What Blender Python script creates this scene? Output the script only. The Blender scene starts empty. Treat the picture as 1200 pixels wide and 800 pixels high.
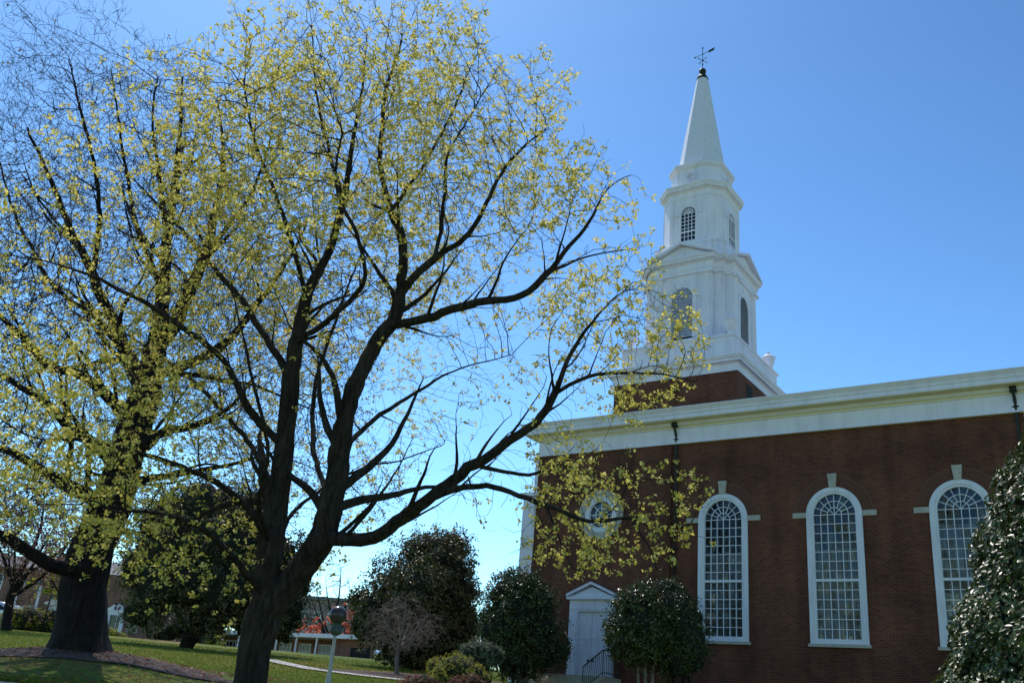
import bpy, bmesh, math, random
import numpy as np
from mathutils import Vector, Matrix
rad = math.radians
random.seed(7)
C = bpy.context.scene
COL = C.collection

# ------------------------------------------------------------------ camera
PIT, ROL = rad(22.0), rad(5.057)
FPX = 1107.8                                   # focal length in photo pixels (1200 wide)
EYE = np.array([0.0, 0.0, 1.6])
_cp, _sp, _cr, _sr = math.cos(PIT), math.sin(PIT), math.cos(ROL), math.sin(ROL)
FW = np.array([0, _cp, _sp])
RT = _cr*np.array([1., 0, 0]) + _sr*np.array([0, -_sp, _cp])
UP = -_sr*np.array([1., 0, 0]) + _cr*np.array([0, -_sp, _cp])
cd = bpy.data.cameras.new('camera'); cam = bpy.data.objects.new('camera', cd); COL.objects.link(cam)
cd.sensor_width = 36; cd.lens = FPX*36/1200; cd.clip_start = .1; cd.clip_end = 3000
cam.matrix_world = Matrix(((RT[0], UP[0], -FW[0], EYE[0]), (RT[1], UP[1], -FW[1], EYE[1]),
                           (RT[2], UP[2], -FW[2], EYE[2]), (0, 0, 0, 1)))
C.camera = cam
# ------------------------------------------------------------------ sky and sun
SUN_EL, SUN_AZ = rad(60), rad(-24)
w = bpy.data.worlds.new('World'); C.world = w; w.use_nodes = True
nt = w.node_tree; bg = nt.nodes['Background']
sky = nt.nodes.new('ShaderNodeTexSky'); sky.sky_type = 'NISHITA'; sky.sun_disc = False
sky.sun_elevation = SUN_EL; sky.sun_rotation = SUN_AZ
sky.air_density = 1.0; sky.dust_density = 0.4; sky.ozone_density = 1.2; sky.altitude = 250
gm = nt.nodes.new('ShaderNodeGamma'); gm.inputs[1].default_value = 1.7        # camera-like contrast of the blue
tn = nt.nodes.new('ShaderNodeMix'); tn.data_type = 'RGBA'; tn.blend_type = 'MULTIPLY'; tn.inputs[0].default_value = 1; tn.inputs[7].default_value = (.82, .97, .86, 1)
nt.links.new(sky.outputs[0], gm.inputs[0]); nt.links.new(gm.outputs[0], tn.inputs[6]); nt.links.new(tn.outputs[2], bg.inputs[0]); bg.inputs[1].default_value = 0.062
sd = bpy.data.lights.new('sun', 'SUN'); sd.energy = 3.4; sd.angle = rad(.53); sd.color = (1, .92, .88)
sun = bpy.data.objects.new('sun', sd); COL.objects.link(sun)
sdir = Vector((math.sin(SUN_AZ)*math.cos(SUN_EL), math.cos(SUN_AZ)*math.cos(SUN_EL), math.sin(SUN_EL)))
sun.rotation_euler = sdir.to_track_quat('Z', 'Y').to_euler()
C.view_settings.view_transform = 'Standard'; C.view_settings.look = 'None'
C.view_settings.exposure = 0.14; C.view_settings.gamma = 1
C.render.engine = 'CYCLES'
C.cycles.max_bounces = 6; C.cycles.transparent_max_bounces = 12

# ------------------------------------------------------------------ helpers
def gz(x, y):
    """height of the rising lawn"""
    y = max(y, 0.0)
    if y < 60: return .077*y
    if y < 100: return 4.62 + .037*(y-60)
    return 6.1 + .2*(1-math.exp(-(y-100)/20))
def at(px, py, d):
    r = FW*FPX + RT*(px-600) - UP*(py-400)
    return EYE + r/r[1]*d
def tag(o, label=None, cat=None, group=None, kind=None):
    if label: o['label'] = label
    if cat: o['category'] = cat
    if group: o['group'] = group
    if kind: o['kind'] = kind
    return o
def empty(name, loc=(0, 0, 0), rz=0):
    o = bpy.data.objects.new(name, None); COL.objects.link(o)
    o.location = loc; o.rotation_euler = (0, 0, rz); o.empty_display_size = .3
    return o
def mk(name, verts, faces, mat, parent=None, smooth=False, mids=None):
    me = bpy.data.meshes.new(name); me.from_pydata([tuple(v) for v in verts], [], faces)
    for m in (mat if isinstance(mat, (list, tuple)) else [mat]): me.materials.append(m)
    if mids is not None: me.polygons.foreach_set('material_index', mids)
    if smooth: me.polygons.foreach_set('use_smooth', [True]*len(me.polygons))
    me.update()
    o = bpy.data.objects.new(name, me); COL.objects.link(o)
    if parent: o.parent = parent
    return o
def mk_np(name, V, F, mat, parent=None, smooth=False):
    """V (n,3), F (m,k) of one face size"""
    me = bpy.data.meshes.new(name); V = np.asarray(V, np.float32); F = np.asarray(F, np.int32)
    m, k = F.shape
    me.vertices.add(len(V)); me.vertices.foreach_set('co', V.ravel())
    me.loops.add(m*k); me.loops.foreach_set('vertex_index', F.ravel())
    me.polygons.add(m); me.polygons.foreach_set('loop_start', np.arange(0, m*k, k, dtype=np.int32))
    me.polygons.foreach_set('loop_total', np.full(m, k, np.int32))
    if smooth: me.polygons.foreach_set('use_smooth', np.ones(m, bool))
    me.materials.append(mat); me.update(calc_edges=True); me.validate()
    o = bpy.data.objects.new(name, me); COL.objects.link(o)
    if parent: o.parent = parent
    return o
class MB:
    def __init__(s): s.v = []; s.f = []; s.m = []
    def add(s, vs, fs, m=0):
        n = len(s.v); s.v += [tuple(v) for v in vs]; s.f += [tuple(i+n for i in f) for f in fs]; s.m += [m]*len(fs); return s
    def box(s, x0, x1, y0, y1, z0, z1, m=0):
        return s.add([(x0,y0,z0),(x1,y0,z0),(x1,y1,z0),(x0,y1,z0),(x0,y0,z1),(x1,y0,z1),(x1,y1,z1),(x0,y1,z1)],
              [(0,3,2,1),(4,5,6,7),(0,1,5,4),(1,2,6,5),(2,3,7,6),(3,0,4,7)], m)
    def sweep(s, poly, prof, m=0, cap=True):
        """poly: CCW plan; prof: list of (offset outwards, z); mitred"""
        n = len(poly); rings = []
        for o, z in prof:
            for i in range(n):
                a, b, c = poly[i-1], poly[i], poly[(i+1) % n]
                d1 = Vector((b[0]-a[0], b[1]-a[1])).normalized(); d2 = Vector((c[0]-b[0], c[1]-b[1])).normalized()
                n1 = Vector((d1.y, -d1.x)); n2 = Vector((d2.y, -d2.x))
                k = (n1+n2)/(1+n1.dot(n2))
                rings.append((b[0]+k.x*o, b[1]+k.y*o, z))
        fs = []
        for j in range(len(prof)-1):
            for i in range(n):
                k = (i+1) % n
                fs.append((j*n+i, j*n+k, (j+1)*n+k, (j+1)*n+i))
        if cap: fs.append(tuple(range(n))[::-1]); fs.append(tuple((len(prof)-1)*n+i for i in range(n)))
        return s.add(rings, fs, m)
    def lathe(s, cx, cy, prof, n=16, m=0):
        return s.sweep_round(cx, cy, prof, n, m)
    def sweep_round(s, cx, cy, prof, n, m):
        vs = [(cx+r*math.cos(2*math.pi*i/n), cy+r*math.sin(2*math.pi*i/n), z) for r, z in prof for i in range(n)]
        fs = [(j*n+i, j*n+(i+1) % n, (j+1)*n+(i+1) % n, (j+1)*n+i) for j in range(len(prof)-1) for i in range(n)]
        fs.append(tuple(range(n))[::-1]); fs.append(tuple((len(prof)-1)*n+i for i in range(n)))
        return s.add(vs, fs, m)
    def tube(s, pts, r, n=8, m=0):
        pts = [Vector(p) for p in pts]; rr = r if isinstance(r, (list, tuple)) else [r]*len(pts)
        vs = []; ref = None
        for i, p in enumerate(pts):
            d = (pts[min(i+1, len(pts)-1)]-pts[max(i-1, 0)]).normalized()
            if ref is None: ref = d.orthogonal().normalized()
            a = (ref-d*ref.dot(d)).normalized(); ref = a; b = d.cross(a)
            vs += [p+(a*math.cos(t)+b*math.sin(t))*rr[i] for t in [2*math.pi*k/n for k in range(n)]]
        fs = [(j*n+i, j*n+(i+1) % n, (j+1)*n+(i+1) % n, (j+1)*n+i) for j in range(len(pts)-1) for i in range(n)]
        fs.append(tuple(range(n))[::-1]); fs.append(tuple((len(pts)-1)*n+i for i in range(n)))
        return s.add(vs, fs, m)
    def prism_y(s, pts, y0, y1, m=0):
        """pts (x,z) counter-clockwise seen from -y; extruded y0 (near) to y1"""
        n = len(pts)
        vs = [(x, y0, z) for x, z in pts]+[(x, y1, z) for x, z in pts]
        fs = [tuple(range(n)), tuple(range(n, 2*n))[::-1]]+[(i, n+i, n+(i+1) % n, (i+1) % n) for i in range(n)]
        return s.add(vs, fs, m)
    def band_y(s, outer, inner, y0, y1, m=0, closed=False):
        """frame between two matching outlines in xz, extruded y0..y1"""
        n = len(outer)
        vs = [(x, y0, z) for x, z in outer]+[(x, y0, z) for x, z in inner]+[(x, y1, z) for x, z in outer]+[(x, y1, z) for x, z in inner]
        fs = []
        for i in range(n if closed else n-1):
            k = (i+1) % n
            fs += [(i, k, n+k, n+i), (2*n+i, 3*n+i, 3*n+k, 2*n+k), (i, 2*n+i, 2*n+k, k), (n+i, n+k, 3*n+k, 3*n+i)]
        if not closed: fs += [(0, n, 3*n, 2*n), (n-1, 3*n-1, 4*n-1, 2*n-1)]
        return s.add(vs, fs, m)
    def mapv(s, fn, start=0):
        for i in range(start, len(s.v)): s.v[i] = tuple(fn(s.v[i]))
        return s
    def build(s, name, mat, parent=None, smooth=False):
        o = mk(name, s.v, s.f, mat, parent, smooth, s.m)
        bm = bmesh.new(); bm.from_mesh(o.data); bmesh.ops.recalc_face_normals(bm, faces=bm.faces); bm.to_mesh(o.data); bm.free()
        return o

# ------------------------------------------------------------------ materials
def newmat(name):
    m = bpy.data.materials.new(name); m.use_nodes = True
    return m, m.node_tree.nodes, m.node_tree.links, m.node_tree.nodes['Principled BSDF']
def ramp(N, L, src, stops):
    r = N.new('ShaderNodeValToRGB'); e = r.color_ramp.elements
    while len(e) < len(stops): e.new(.5)
    for k, (p, c) in zip(e, stops): k.position = p; k.color = (*c, 1)
    L.new(src, r.inputs[0]); return r.outputs[0]
def noise(N, L, scale, detail=4, coord='Object', rough=.55, vec=None):
    t = N.new('ShaderNodeTexCoord'); n = N.new('ShaderNodeTexNoise')
    n.inputs['Scale'].default_value = scale; n.inputs['Detail'].default_value = detail; n.inputs['Roughness'].default_value = rough
    L.new(vec if vec else t.outputs[coord], n.inputs['Vector']); return n.outputs['Fac']
def bump(N, L, P, h, strength=.4, dist=.02):
    b = N.new('ShaderNodeBump'); b.inputs['Strength'].default_value = strength; b.inputs['Distance'].default_value = dist
    L.new(h, b.inputs['Height']); L.new(b.outputs[0], P.inputs['Normal'])
def m_noise(name, c1, c2, scale, rough=.8, bs=.3, bd=.02, metal=0, spec=.5, lo=.3, hi=.7):
    m, N, L, P = newmat(name); f = noise(N, L, scale)
    L.new(ramp(N, L, f, [(lo, c1), (hi, c2)]), P.inputs['Base Color'])
    P.inputs['Roughness'].default_value = rough; P.inputs['Metallic'].default_value = metal
    P.inputs['Specular IOR Level'].default_value = spec
    bump(N, L, P, noise(N, L, scale*6), bs, bd); return m
def m_paint(name, c1, c2, rough=.5):
    m, N, L, P = newmat(name)
    t = N.new('ShaderNodeTexCoord'); mp = N.new('ShaderNodeMapping'); mp.inputs['Scale'].default_value = (3.5, 3.5, .5); L.new(t.outputs['Object'], mp.inputs[0])
    a = ramp(N, L, noise(N, L, 1.1, 4), [(.3, c1), (.7, c2)]); k = ramp(N, L, noise(N, L, 1.0, 6, vec=mp.outputs[0], rough=.65), [(.3, (.86, .86, .85)), (.52, (1, 1, 1))])
    h = N.new('ShaderNodeMix'); h.data_type = 'RGBA'; h.blend_type = 'MULTIPLY'; h.inputs[0].default_value = 1
    L.new(a, h.inputs[6]); L.new(k, h.inputs[7]); L.new(h.outputs[2], P.inputs['Base Color']); P.inputs['Roughness'].default_value = rough
    bump(N, L, P, noise(N, L, 9, 4), .15, .006); return m
def m_brick(name, c1, c2, mortar, bw=.215, bh=.075, mort=.011):
    m, N, L, P = newmat(name)
    t = N.new('ShaderNodeTexCoord'); g = N.new('ShaderNodeNewGeometry')
    # choose x or y as the running direction from the face's own normal (object space)
    vt = N.new('ShaderNodeVectorTransform'); vt.vector_type = 'NORMAL'; vt.convert_from = 'WORLD'; vt.convert_to = 'OBJECT'
    L.new(g.outputs['True Normal'], vt.inputs[0])
    sn = N.new('ShaderNodeSeparateXYZ'); L.new(vt.outputs[0], sn.inputs[0])
    ab = N.new('ShaderNodeMath'); ab.operation = 'ABSOLUTE'; L.new(sn.outputs[0], ab.inputs[0])
    gt = N.new('ShaderNodeMath'); gt.operation = 'GREATER_THAN'; gt.inputs[1].default_value = .6; L.new(ab.outputs[0], gt.inputs[0])
    sp = N.new('ShaderNodeSeparateXYZ'); L.new(t.outputs['Object'], sp.inputs[0])
    mx = N.new('ShaderNodeMix'); L.new(gt.outputs[0], mx.inputs[0]); L.new(sp.outputs[0], mx.inputs[2]); L.new(sp.outputs[1], mx.inputs[3])
    cb = N.new('ShaderNodeCombineXYZ'); L.new(mx.outputs[0], cb.inputs[0]); L.new(sp.outputs[2], cb.inputs[1])
    b = N.new('ShaderNodeTexBrick'); L.new(cb.outputs[0], b.inputs['Vector'])
    b.inputs['Scale'].default_value = 1; b.inputs['Brick Width'].default_value = bw; b.inputs['Row Height'].default_value = bh
    b.inputs['Mortar Size'].default_value = mort; b.inputs['Mortar Smooth'].default_value = .2; b.inputs['Bias'].default_value = -.1
    b.inputs['Color1'].default_value = (*c1, 1); b.inputs['Color2'].default_value = (*c2, 1); b.inputs['Mortar'].default_value = (*mortar, 1)
    h = N.new('ShaderNodeMix'); h.data_type = 'RGBA'; h.blend_type = 'MULTIPLY'; h.inputs[0].default_value = 1
    L.new(b.outputs[0], h.inputs[6]); L.new(ramp(N, L, noise(N, L, .55, 5), [(.28, (.66, .64, .64)), (.5, (1, 1, 1)), (.75, (1.3, 1.24, 1.18))]), h.inputs[7])
    mp = N.new('ShaderNodeMapping'); mp.inputs['Scale'].default_value = (1.6, 1.6, .16); L.new(t.outputs['Object'], mp.inputs[0])
    h2 = N.new('ShaderNodeMix'); h2.data_type = 'RGBA'; h2.blend_type = 'MULTIPLY'; h2.inputs[0].default_value = 1
    L.new(h.outputs[2], h2.inputs[6]); L.new(ramp(N, L, noise(N, L, 1.0, 5, vec=mp.outputs[0]), [(.34, (.74, .73, .74)), (.55, (1, 1, 1)), (.78, (1.12, 1.14, 1.16))]), h2.inputs[7])
    L.new(h2.outputs[2], P.inputs['Base Color']); P.inputs['Roughness'].default_value = .9
    P.inputs['Specular IOR Level'].default_value = .2
    inv = N.new('ShaderNodeMath'); inv.operation = 'SUBTRACT'; inv.inputs[0].default_value = 1; L.new(b.outputs['Fac'], inv.inputs[1])
    bump(N, L, P, inv.outputs[0], .5, .01); return m
def m_leaf(name, c1, c2, c3, rough=.5, transl=.4, spec=.4):
    m, N, L, P = newmat(name)
    g = N.new('ShaderNodeNewGeometry')
    col = ramp(N, L, g.outputs['Random Per Island'], [(0, c1), (.5, c2), (1, c3)])
    L.new(col, P.inputs['Base Color']); P.inputs['Roughness'].default_value = rough; P.inputs['Specular IOR Level'].default_value = spec
    if transl > 0:
        tr = N.new('ShaderNodeBsdfTranslucent'); L.new(col, tr.inputs[0])
        mx = N.new('ShaderNodeMixShader'); mx.inputs[0].default_value = transl
        L.new(P.outputs[0], mx.inputs[1]); L.new(tr.outputs[0], mx.inputs[2])
        L.new(mx.outputs[0], N['Material Output'].inputs[0])
    return m
def m_bark(name, c1, c2, scale=3.0, bs=.9, bd=.06):
    m, N, L, P = newmat(name)
    t = N.new('ShaderNodeTexCoord'); mp = N.new('ShaderNodeMapping'); mp.inputs['Scale'].default_value = (scale*2.2, scale*2.2, scale*.35)
    L.new(t.outputs['Object'], mp.inputs[0])
    f = noise(N, L, 2.2, 8, vec=mp.outputs[0], rough=.65)
    h = N.new('ShaderNodeMix'); h.data_type = 'RGBA'; h.blend_type = 'MULTIPLY'; h.inputs[0].default_value = 1
    L.new(ramp(N, L, f, [(.35, c1), (.65, c2)]), h.inputs[6]); L.new(ramp(N, L, noise(N, L, 1.7, 6), [(.35, (.7, .7, .7)), (.6, (1, 1, 1)), (.72, (1.6, 1.65, 1.5))]), h.inputs[7])
    L.new(h.outputs[2], P.inputs['Base Color']); P.inputs['Roughness'].default_value = .95
    P.inputs['Specular IOR Level'].default_value = .15
    bump(N, L, P, f, bs, bd); return m

M = {}
M['brick'] = m_brick('red_brick', (.19, .058, .032), (.105, .032, .019), (.17, .10, .07))
M['brick_far'] = m_brick('far_brick', (.26, .10, .07), (.2, .075, .055), (.33, .24, .2))
M['white'] = m_paint('white_paint', (.82, .78, .88), (.90, .87, .94), .55)
M['white_trim'] = m_paint('white_window_paint', (.76, .76, .84), (.85, .85, .91), .5)
M['painted_glow'] = m_noise('painted_soffit_glow', (.78, .68, .42), (.84, .75, .5), 2, .55, .1, .003)  # white woodwork with its warm reflected light put into the base colour
M['stone'] = m_noise('limestone', (.42, .38, .32), (.55, .51, .44), 5, .85, .3, .006)
M['mortar'] = m_noise('arch_mortar', (.15, .09, .065), (.19, .12, .09), 20, .95, .3, .004)
M['archbrick'] = m_noise('arch_brick', (.11, .036, .022), (.17, .058, .034), 14, .9, .3, .004)
M['roof'] = m_noise('grey_roofing', (.12, .12, .13), (.2, .2, .2), 2, .85)
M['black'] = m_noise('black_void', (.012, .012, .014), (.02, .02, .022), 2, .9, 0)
M['iron'] = m_noise('black_iron', (.012, .014, .013), (.03, .032, .03), 9, .5, .2, .003)
M['copper'] = m_noise('dark_copper', (.012, .03, .024), (.035, .022, .018), 6, .5, .2, .003, metal=.4)
M['curtain'] = m_noise('pale_curtain', (.3, .3, .31), (.42, .41, .41), 3, .9, .2)
M['concrete'] = m_noise('concrete', (.36, .35, .33), (.5, .48, .45), 3, .9, .3)
M['lamp_pole'] = m_noise('grey_painted_pole', (.42, .42, .43), (.52, .52, .52), 8, .5, .1, .002)
M['lamp_globe'] = m_noise('smoked_globe', (.05, .038, .042), (.07, .055, .06), 4, .28, .05, .002)
M['lamp_collar'] = m_noise('verdigris_collar', (.05, .08, .07), (.085, .11, .1), 8, .55, .2, .003)
M['silver'] = m_noise('silver_car_paint', (.5, .52, .56), (.56, .58, .62), 1, .25, .0, metal=.6)
M['car_red'] = m_noise('red_car_paint', (.3, .03, .03), (.34, .04, .035), 1, .25, .0)
M['glassdark'] = m_noise('dark_glass', (.012, .015, .02), (.02, .024, .03), 1, .06, 0)
M['tyre'] = m_noise('tyre_rubber', (.015, .015, .015), (.03, .03, .03), 8, .85)
M['mulch'] = m_noise('mulch', (.05, .032, .024), (.12, .078, .058), 9, .95, .9, .04)
M['bark_a'] = m_bark('bark_grey_brown', (.018, .014, .011), (.075, .06, .047))
M['bark_b'] = m_bark('bark_dark', (.012, .01, .01), (.036, .03, .028))
M['bark_c'] = m_bark('bark_pinkish', (.20, .165, .14), (.32, .27, .23))
M['tuft'] = m_leaf('spring_tufts', (.52, .45, .06), (.76, .67, .13), (.90, .79, .30), .6, .62, .25)
M['bud'] = m_leaf('brown_buds', (.2, .11, .08), (.3, .2, .12), (.34, .28, .1), .7, .3, .2)
M['magnolia'] = m_leaf('magnolia_leaf', (.05, .07, .02), (.085, .10, .03), (.19, .145, .055), .4, .12, .42)
M['holly'] = m_leaf('holly_leaf', (.04, .065, .014), (.062, .088, .02), (.10, .115, .03), .33, .1, .45)
M['cone_holly'] = m_leaf('cone_evergreen_leaf', (.045, .08, .014), (.075, .11, .022), (.13, .14, .035), .38, .14, .6)
M['yew'] = m_leaf('yellow_box_leaf', (.34, .35, .03), (.44, .42, .05), (.52, .47, .08), .6, .3, .3)
M['grey_yew'] = m_leaf('green_box_leaf', (.12, .18, .08), (.17, .23, .12), (.22, .28, .16), .5, .2, .4)
M['rust'] = m_leaf('rusty_leaf', (.16, .06, .04), (.26, .11, .07), (.32, .2, .12), .6, .3, .3)
M['redleaf'] = m_leaf('red_leaf', (.55, .11, .07), (.64, .17, .1), (.64, .27, .16), .6, .5, .3)
M['pinktwig'] = m_leaf('pink_bloom', (.30, .15, .14), (.42, .23, .21), (.46, .30, .25), .7, .4, .2)
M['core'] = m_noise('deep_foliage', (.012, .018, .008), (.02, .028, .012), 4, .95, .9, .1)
M['tube_glass'] = None

def m_glass():
    m, N, L, P = newmat('window_glass')
    t = N.new('ShaderNodeTexCoord'); mp = N.new('ShaderNodeMapping'); mp.inputs['Scale'].default_value = (3.95, 1, 2.75); L.new(t.outputs['Object'], mp.inputs[0])
    sn = N.new('ShaderNodeVectorMath'); sn.operation = 'FLOOR'; L.new(mp.outputs[0], sn.inputs[0])
    wn = N.new('ShaderNodeTexWhiteNoise'); L.new(sn.outputs[0], wn.inputs[0])
    sb = N.new('ShaderNodeVectorMath'); sb.operation = 'SUBTRACT'; sb.inputs[1].default_value = (.5, .5, .5); L.new(wn.outputs['Color'], sb.inputs[0])
    sc = N.new('ShaderNodeVectorMath'); sc.operation = 'SCALE'; sc.inputs['Scale'].default_value = .10; L.new(sb.outputs[0], sc.inputs[0])
    g = N.new('ShaderNodeNewGeometry'); ad = N.new('ShaderNodeVectorMath'); L.new(g.outputs['Normal'], ad.inputs[0]); L.new(sc.outputs[0], ad.inputs[1])
    b = N.new('ShaderNodeBump'); b.inputs['Strength'].default_value = .25; b.inputs['Distance'].default_value = .02
    L.new(noise(N, L, 1.6, 2), b.inputs['Height']); L.new(ad.outputs[0], b.inputs['Normal'])
    gl = N.new('ShaderNodeBsdfGlossy'); gl.inputs['Roughness'].default_value = .03; gl.inputs['Color'].default_value = (.9, .92, .95, 1); L.new(b.outputs[0], gl.inputs['Normal'])
    tr = N.new('ShaderNodeBsdfTransparent'); tr.inputs[0].default_value = (.88, .9, .9, 1)
    fr = N.new('ShaderNodeFresnel'); fr.inputs[0].default_value = 1.5
    mx = N.new('ShaderNodeMixShader'); L.new(fr.outputs[0], mx.inputs[0])
    L.new(tr.outputs[0], mx.inputs[1]); L.new(gl.outputs[0], mx.inputs[2]); L.new(mx.outputs[0], N['Material Output'].inputs[0])
    return m
M['glass'] = m_glass()
def m_ground():
    m, N, L, P = newmat('lawn_ground')
    a = noise(N, L, .16, 5); b = noise(N, L, 5, 6); c = noise(N, L, 60, 3)
    c1 = ramp(N, L, a, [(.38, (.08, .14, .016)), (.55, (.14, .18, .024)), (.66, (.24, .19, .07))])
    c2 = ramp(N, L, b, [(.3, (.6, .6, .6)), (.7, (1.35, 1.3, 1.25))])
    h = N.new('ShaderNodeMix'); h.data_type = 'RGBA'; h.blend_type = 'MULTIPLY'; h.inputs[0].default_value = 1
    L.new(c1, h.inputs[6]); L.new(c2, h.inputs[7]); L.new(h.outputs[2], P.inputs['Base Color'])
    P.inputs['Roughness'].default_value = .95; P.inputs['Specular IOR Level'].default_value = .15
    bump(N, L, P, c, .8, .05); return m
M['ground'] = m_ground()
M['grass'] = m_leaf('grass_blade', (.12, .185, .02), (.18, .23, .03), (.27, .25, .06), .7, .4, .2)

# ------------------------------------------------------------------ ground
def surface(name, xs, ys, dz, mat, mask=None, bumpf=None):
    V = []; F = []; nx = len(xs)
    for y in ys:
        for x in xs: V.append((x, y, gz(x, y)+dz+(bumpf(x, y) if bumpf else 0)))
    for j in range(len(ys)-1):
        for i in range(nx-1):
            if mask is None or mask((xs[i]+xs[i+1])/2, (ys[j]+ys[j+1])/2): F.append((j*nx+i, j*nx+i+1, (j+1)*nx+i+1, (j+1)*nx+i))
    return mk(name, V, F, mat, None, True)
def mound(x, y):
    d = math.hypot(x+10.0, y-25.0)
    m = .55*math.exp(-(d/3.2)**2)
    if y < 21: m *= max(0, (y-19.5)/1.5)
    return m
xs = [-1500, -800, -400, -200, -120]+list(np.arange(-80, 81, 2.0))+[120, 200, 400, 800, 1500]
ys = [-600, -200, -60]+list(np.arange(-20, 120, 2.0))+[120, 160, 240, 500, 1000, 2200]
g = surface('ground', xs, ys, -.03, M['ground'])
tag(g, kind='structure')
xs2 = list(np.arange(-19, -1, .35)); ys2 = list(np.arange(19.6, 33, .35))
g2 = surface('lawn_mound', xs2, ys2, -.012, M['ground'], bumpf=mound); tag(g2, kind='structure')
def disc_sheet(name, cx, cy, r, mat, dz, sx=1., seed=0, n=40):
    rr = random.Random(seed); V = [(cx, cy, gz(cx, cy)+dz+mound(cx, cy))]; F = []
    K = 8; ph = [rr.uniform(0, 6.28) for _ in range(4)]
    for k in range(1, K+1):
        for i in range(n):
            a = 2*math.pi*i/n; q = r*k/K*(1+.1*math.sin(3*a+ph[0])+.07*math.sin(5*a+ph[1])+.04*math.sin(11*a+ph[2]))
            x, y = cx+q*sx*math.cos(a), cy+q*math.sin(a); V.append((x, y, gz(x, y)+dz+mound(x, y)))
    for i in range(n): F.append((0, 1+i, 1+(i+1) % n))
    for k in range(K-1):
        for i in range(n): F.append((1+k*n+i, 1+(k+1)*n+i, 1+(k+1)*n+(i+1) % n, 1+k*n+(i+1) % n))
    return mk(name, V, F, mat, None, True)
tag(disc_sheet('mulch_bed', -10.2, 24.7, 1.6, M['mulch'], .012, 2.5, 3), kind='structure')
tag(disc_sheet('mulch_bed', -2.2, 39.6, 2.6, M['mulch'], .012, 1.5, 5), kind='structure')
tag(disc_sheet('mulch_bed', 3.5, 36.2, 3.2, M['mulch'], .012, 1.5, 9), kind='structure')
# sidewalk strip and the path towards the church
sw = MB()
n = 60
for i in range(n):
    xa, xb = -60+i*2.0, -60+(i+1)*2.0-.012
    za, zb = gz(0, 18.2)+.03, gz(0, 20.1)+.03
    sw.add([(xa, 18.2, za), (xb, 18.2, za), (xb, 20.1, zb), (xa, 20.1, zb), (xa, 18.2, za-.2), (xb, 18.2, za-.2), (xb, 20.1, zb-.2), (xa, 20.1, zb-.2)],
           [(0, 1, 2, 3), (0, 4, 5, 1), (1, 5, 6, 2), (2, 6, 7, 3), (3, 7, 4, 0)])
tag(sw.build('pavement', M['concrete']), kind='structure')
def strip(name, pts, wd, mat, dz=.02):
    V = []; F = []; pts = [Vector(p) for p in pts]; fine = []
    for a, b in zip(pts[:-1], pts[1:]):
        k = max(1, int((b-a).length/1.0))
        fine += [a.lerp(b, t/k) for t in range(k)]
    fine.append(pts[-1])
    for i, p in enumerate(fine):
        d = (fine[min(i+1, len(fine)-1)]-fine[max(i-1, 0)]).normalized(); nn = Vector((-d.y, d.x))
        for s in (-1, 1):
            q = p+nn*s*wd/2; V.append((q.x, q.y, gz(q.x, q.y)+dz))
    for i in range(len(fine)-1): F.append((2*i, 2*i+1, 2*i+3, 2*i+2))
    return mk(name, V, F, mat)
tag(strip('path', [(-9.5, 44), (-7.9, 40.8), (-6.4, 38.2), (-4.0, 36.6), (0, 35.3), (2.2, 36.2)], .9, M['concrete']), kind='structure')

# ------------------------------------------------------------------ church
CH = empty('brick_church', (4.2463, 40.0, 3.6287), math.atan2(-.58056, .81422))
tag(CH, 'red brick church with arched white windows and a tall white steeple', 'church')
pi = math.pi
NIN = 18.6
def arch(cx, zs, r, z0, n=28, flare=0):
    """open outline: bottom-left up, over the arch, down to bottom-right"""
    return [(cx-r, z0)]+[(cx-r*math.cos(pi*i/n), zs+r*math.sin(pi*i/n)) for i in range(n+1)]+[(cx+r, z0)]
ZS, ZB, WC = 6.1, 1.5, [5.66, 9.96, 14.26, 18.56, 22.86]
RO = 1.02
OC, OZ, ORR = .27, 6.53, .78
wall = MB()
# side wall facing the camera, with real openings
def rect(x0, x1, z0, z1, y=0, m=0): wall.add([(x0, y, z0), (x1, y, z0), (x1, y, z1), (x0, y, z1)], [(0, 1, 2, 3)], m)
ZT, Z0 = 9.3, -3.2
XE = 28.0
prev = 3.45
for cx in WC:
    rect(prev, cx-RO, Z0, ZT); rect(cx-RO, cx+RO, Z0, ZB)
    n = 28; ap = arch(cx, ZS, RO, ZS)[1:-1]
    for i in range(n):
        a, b = ap[i], ap[i+1]
        wall.add([(a[0], 0, a[1]), (b[0], 0, b[1]), (b[0], 0, ZT), (a[0], 0, ZT)], [(0, 1, 2, 3)])
    full = arch(cx, ZS, RO, ZB)
    for a, b in zip(full[:-1], full[1:]):
        wall.add([(a[0], 0, a[1]), (b[0], 0, b[1]), (b[0], .38, b[1]), (a[0], .38, a[1])], [(0, 3, 2, 1)])
    wall.add([(cx-RO, 0, ZB), (cx+RO, 0, ZB), (cx+RO, .38, ZB), (cx-RO, .38, ZB)], [(0, 1, 2, 3)])
    prev = cx+RO
rect(prev, XE, Z0, ZT)
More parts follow.
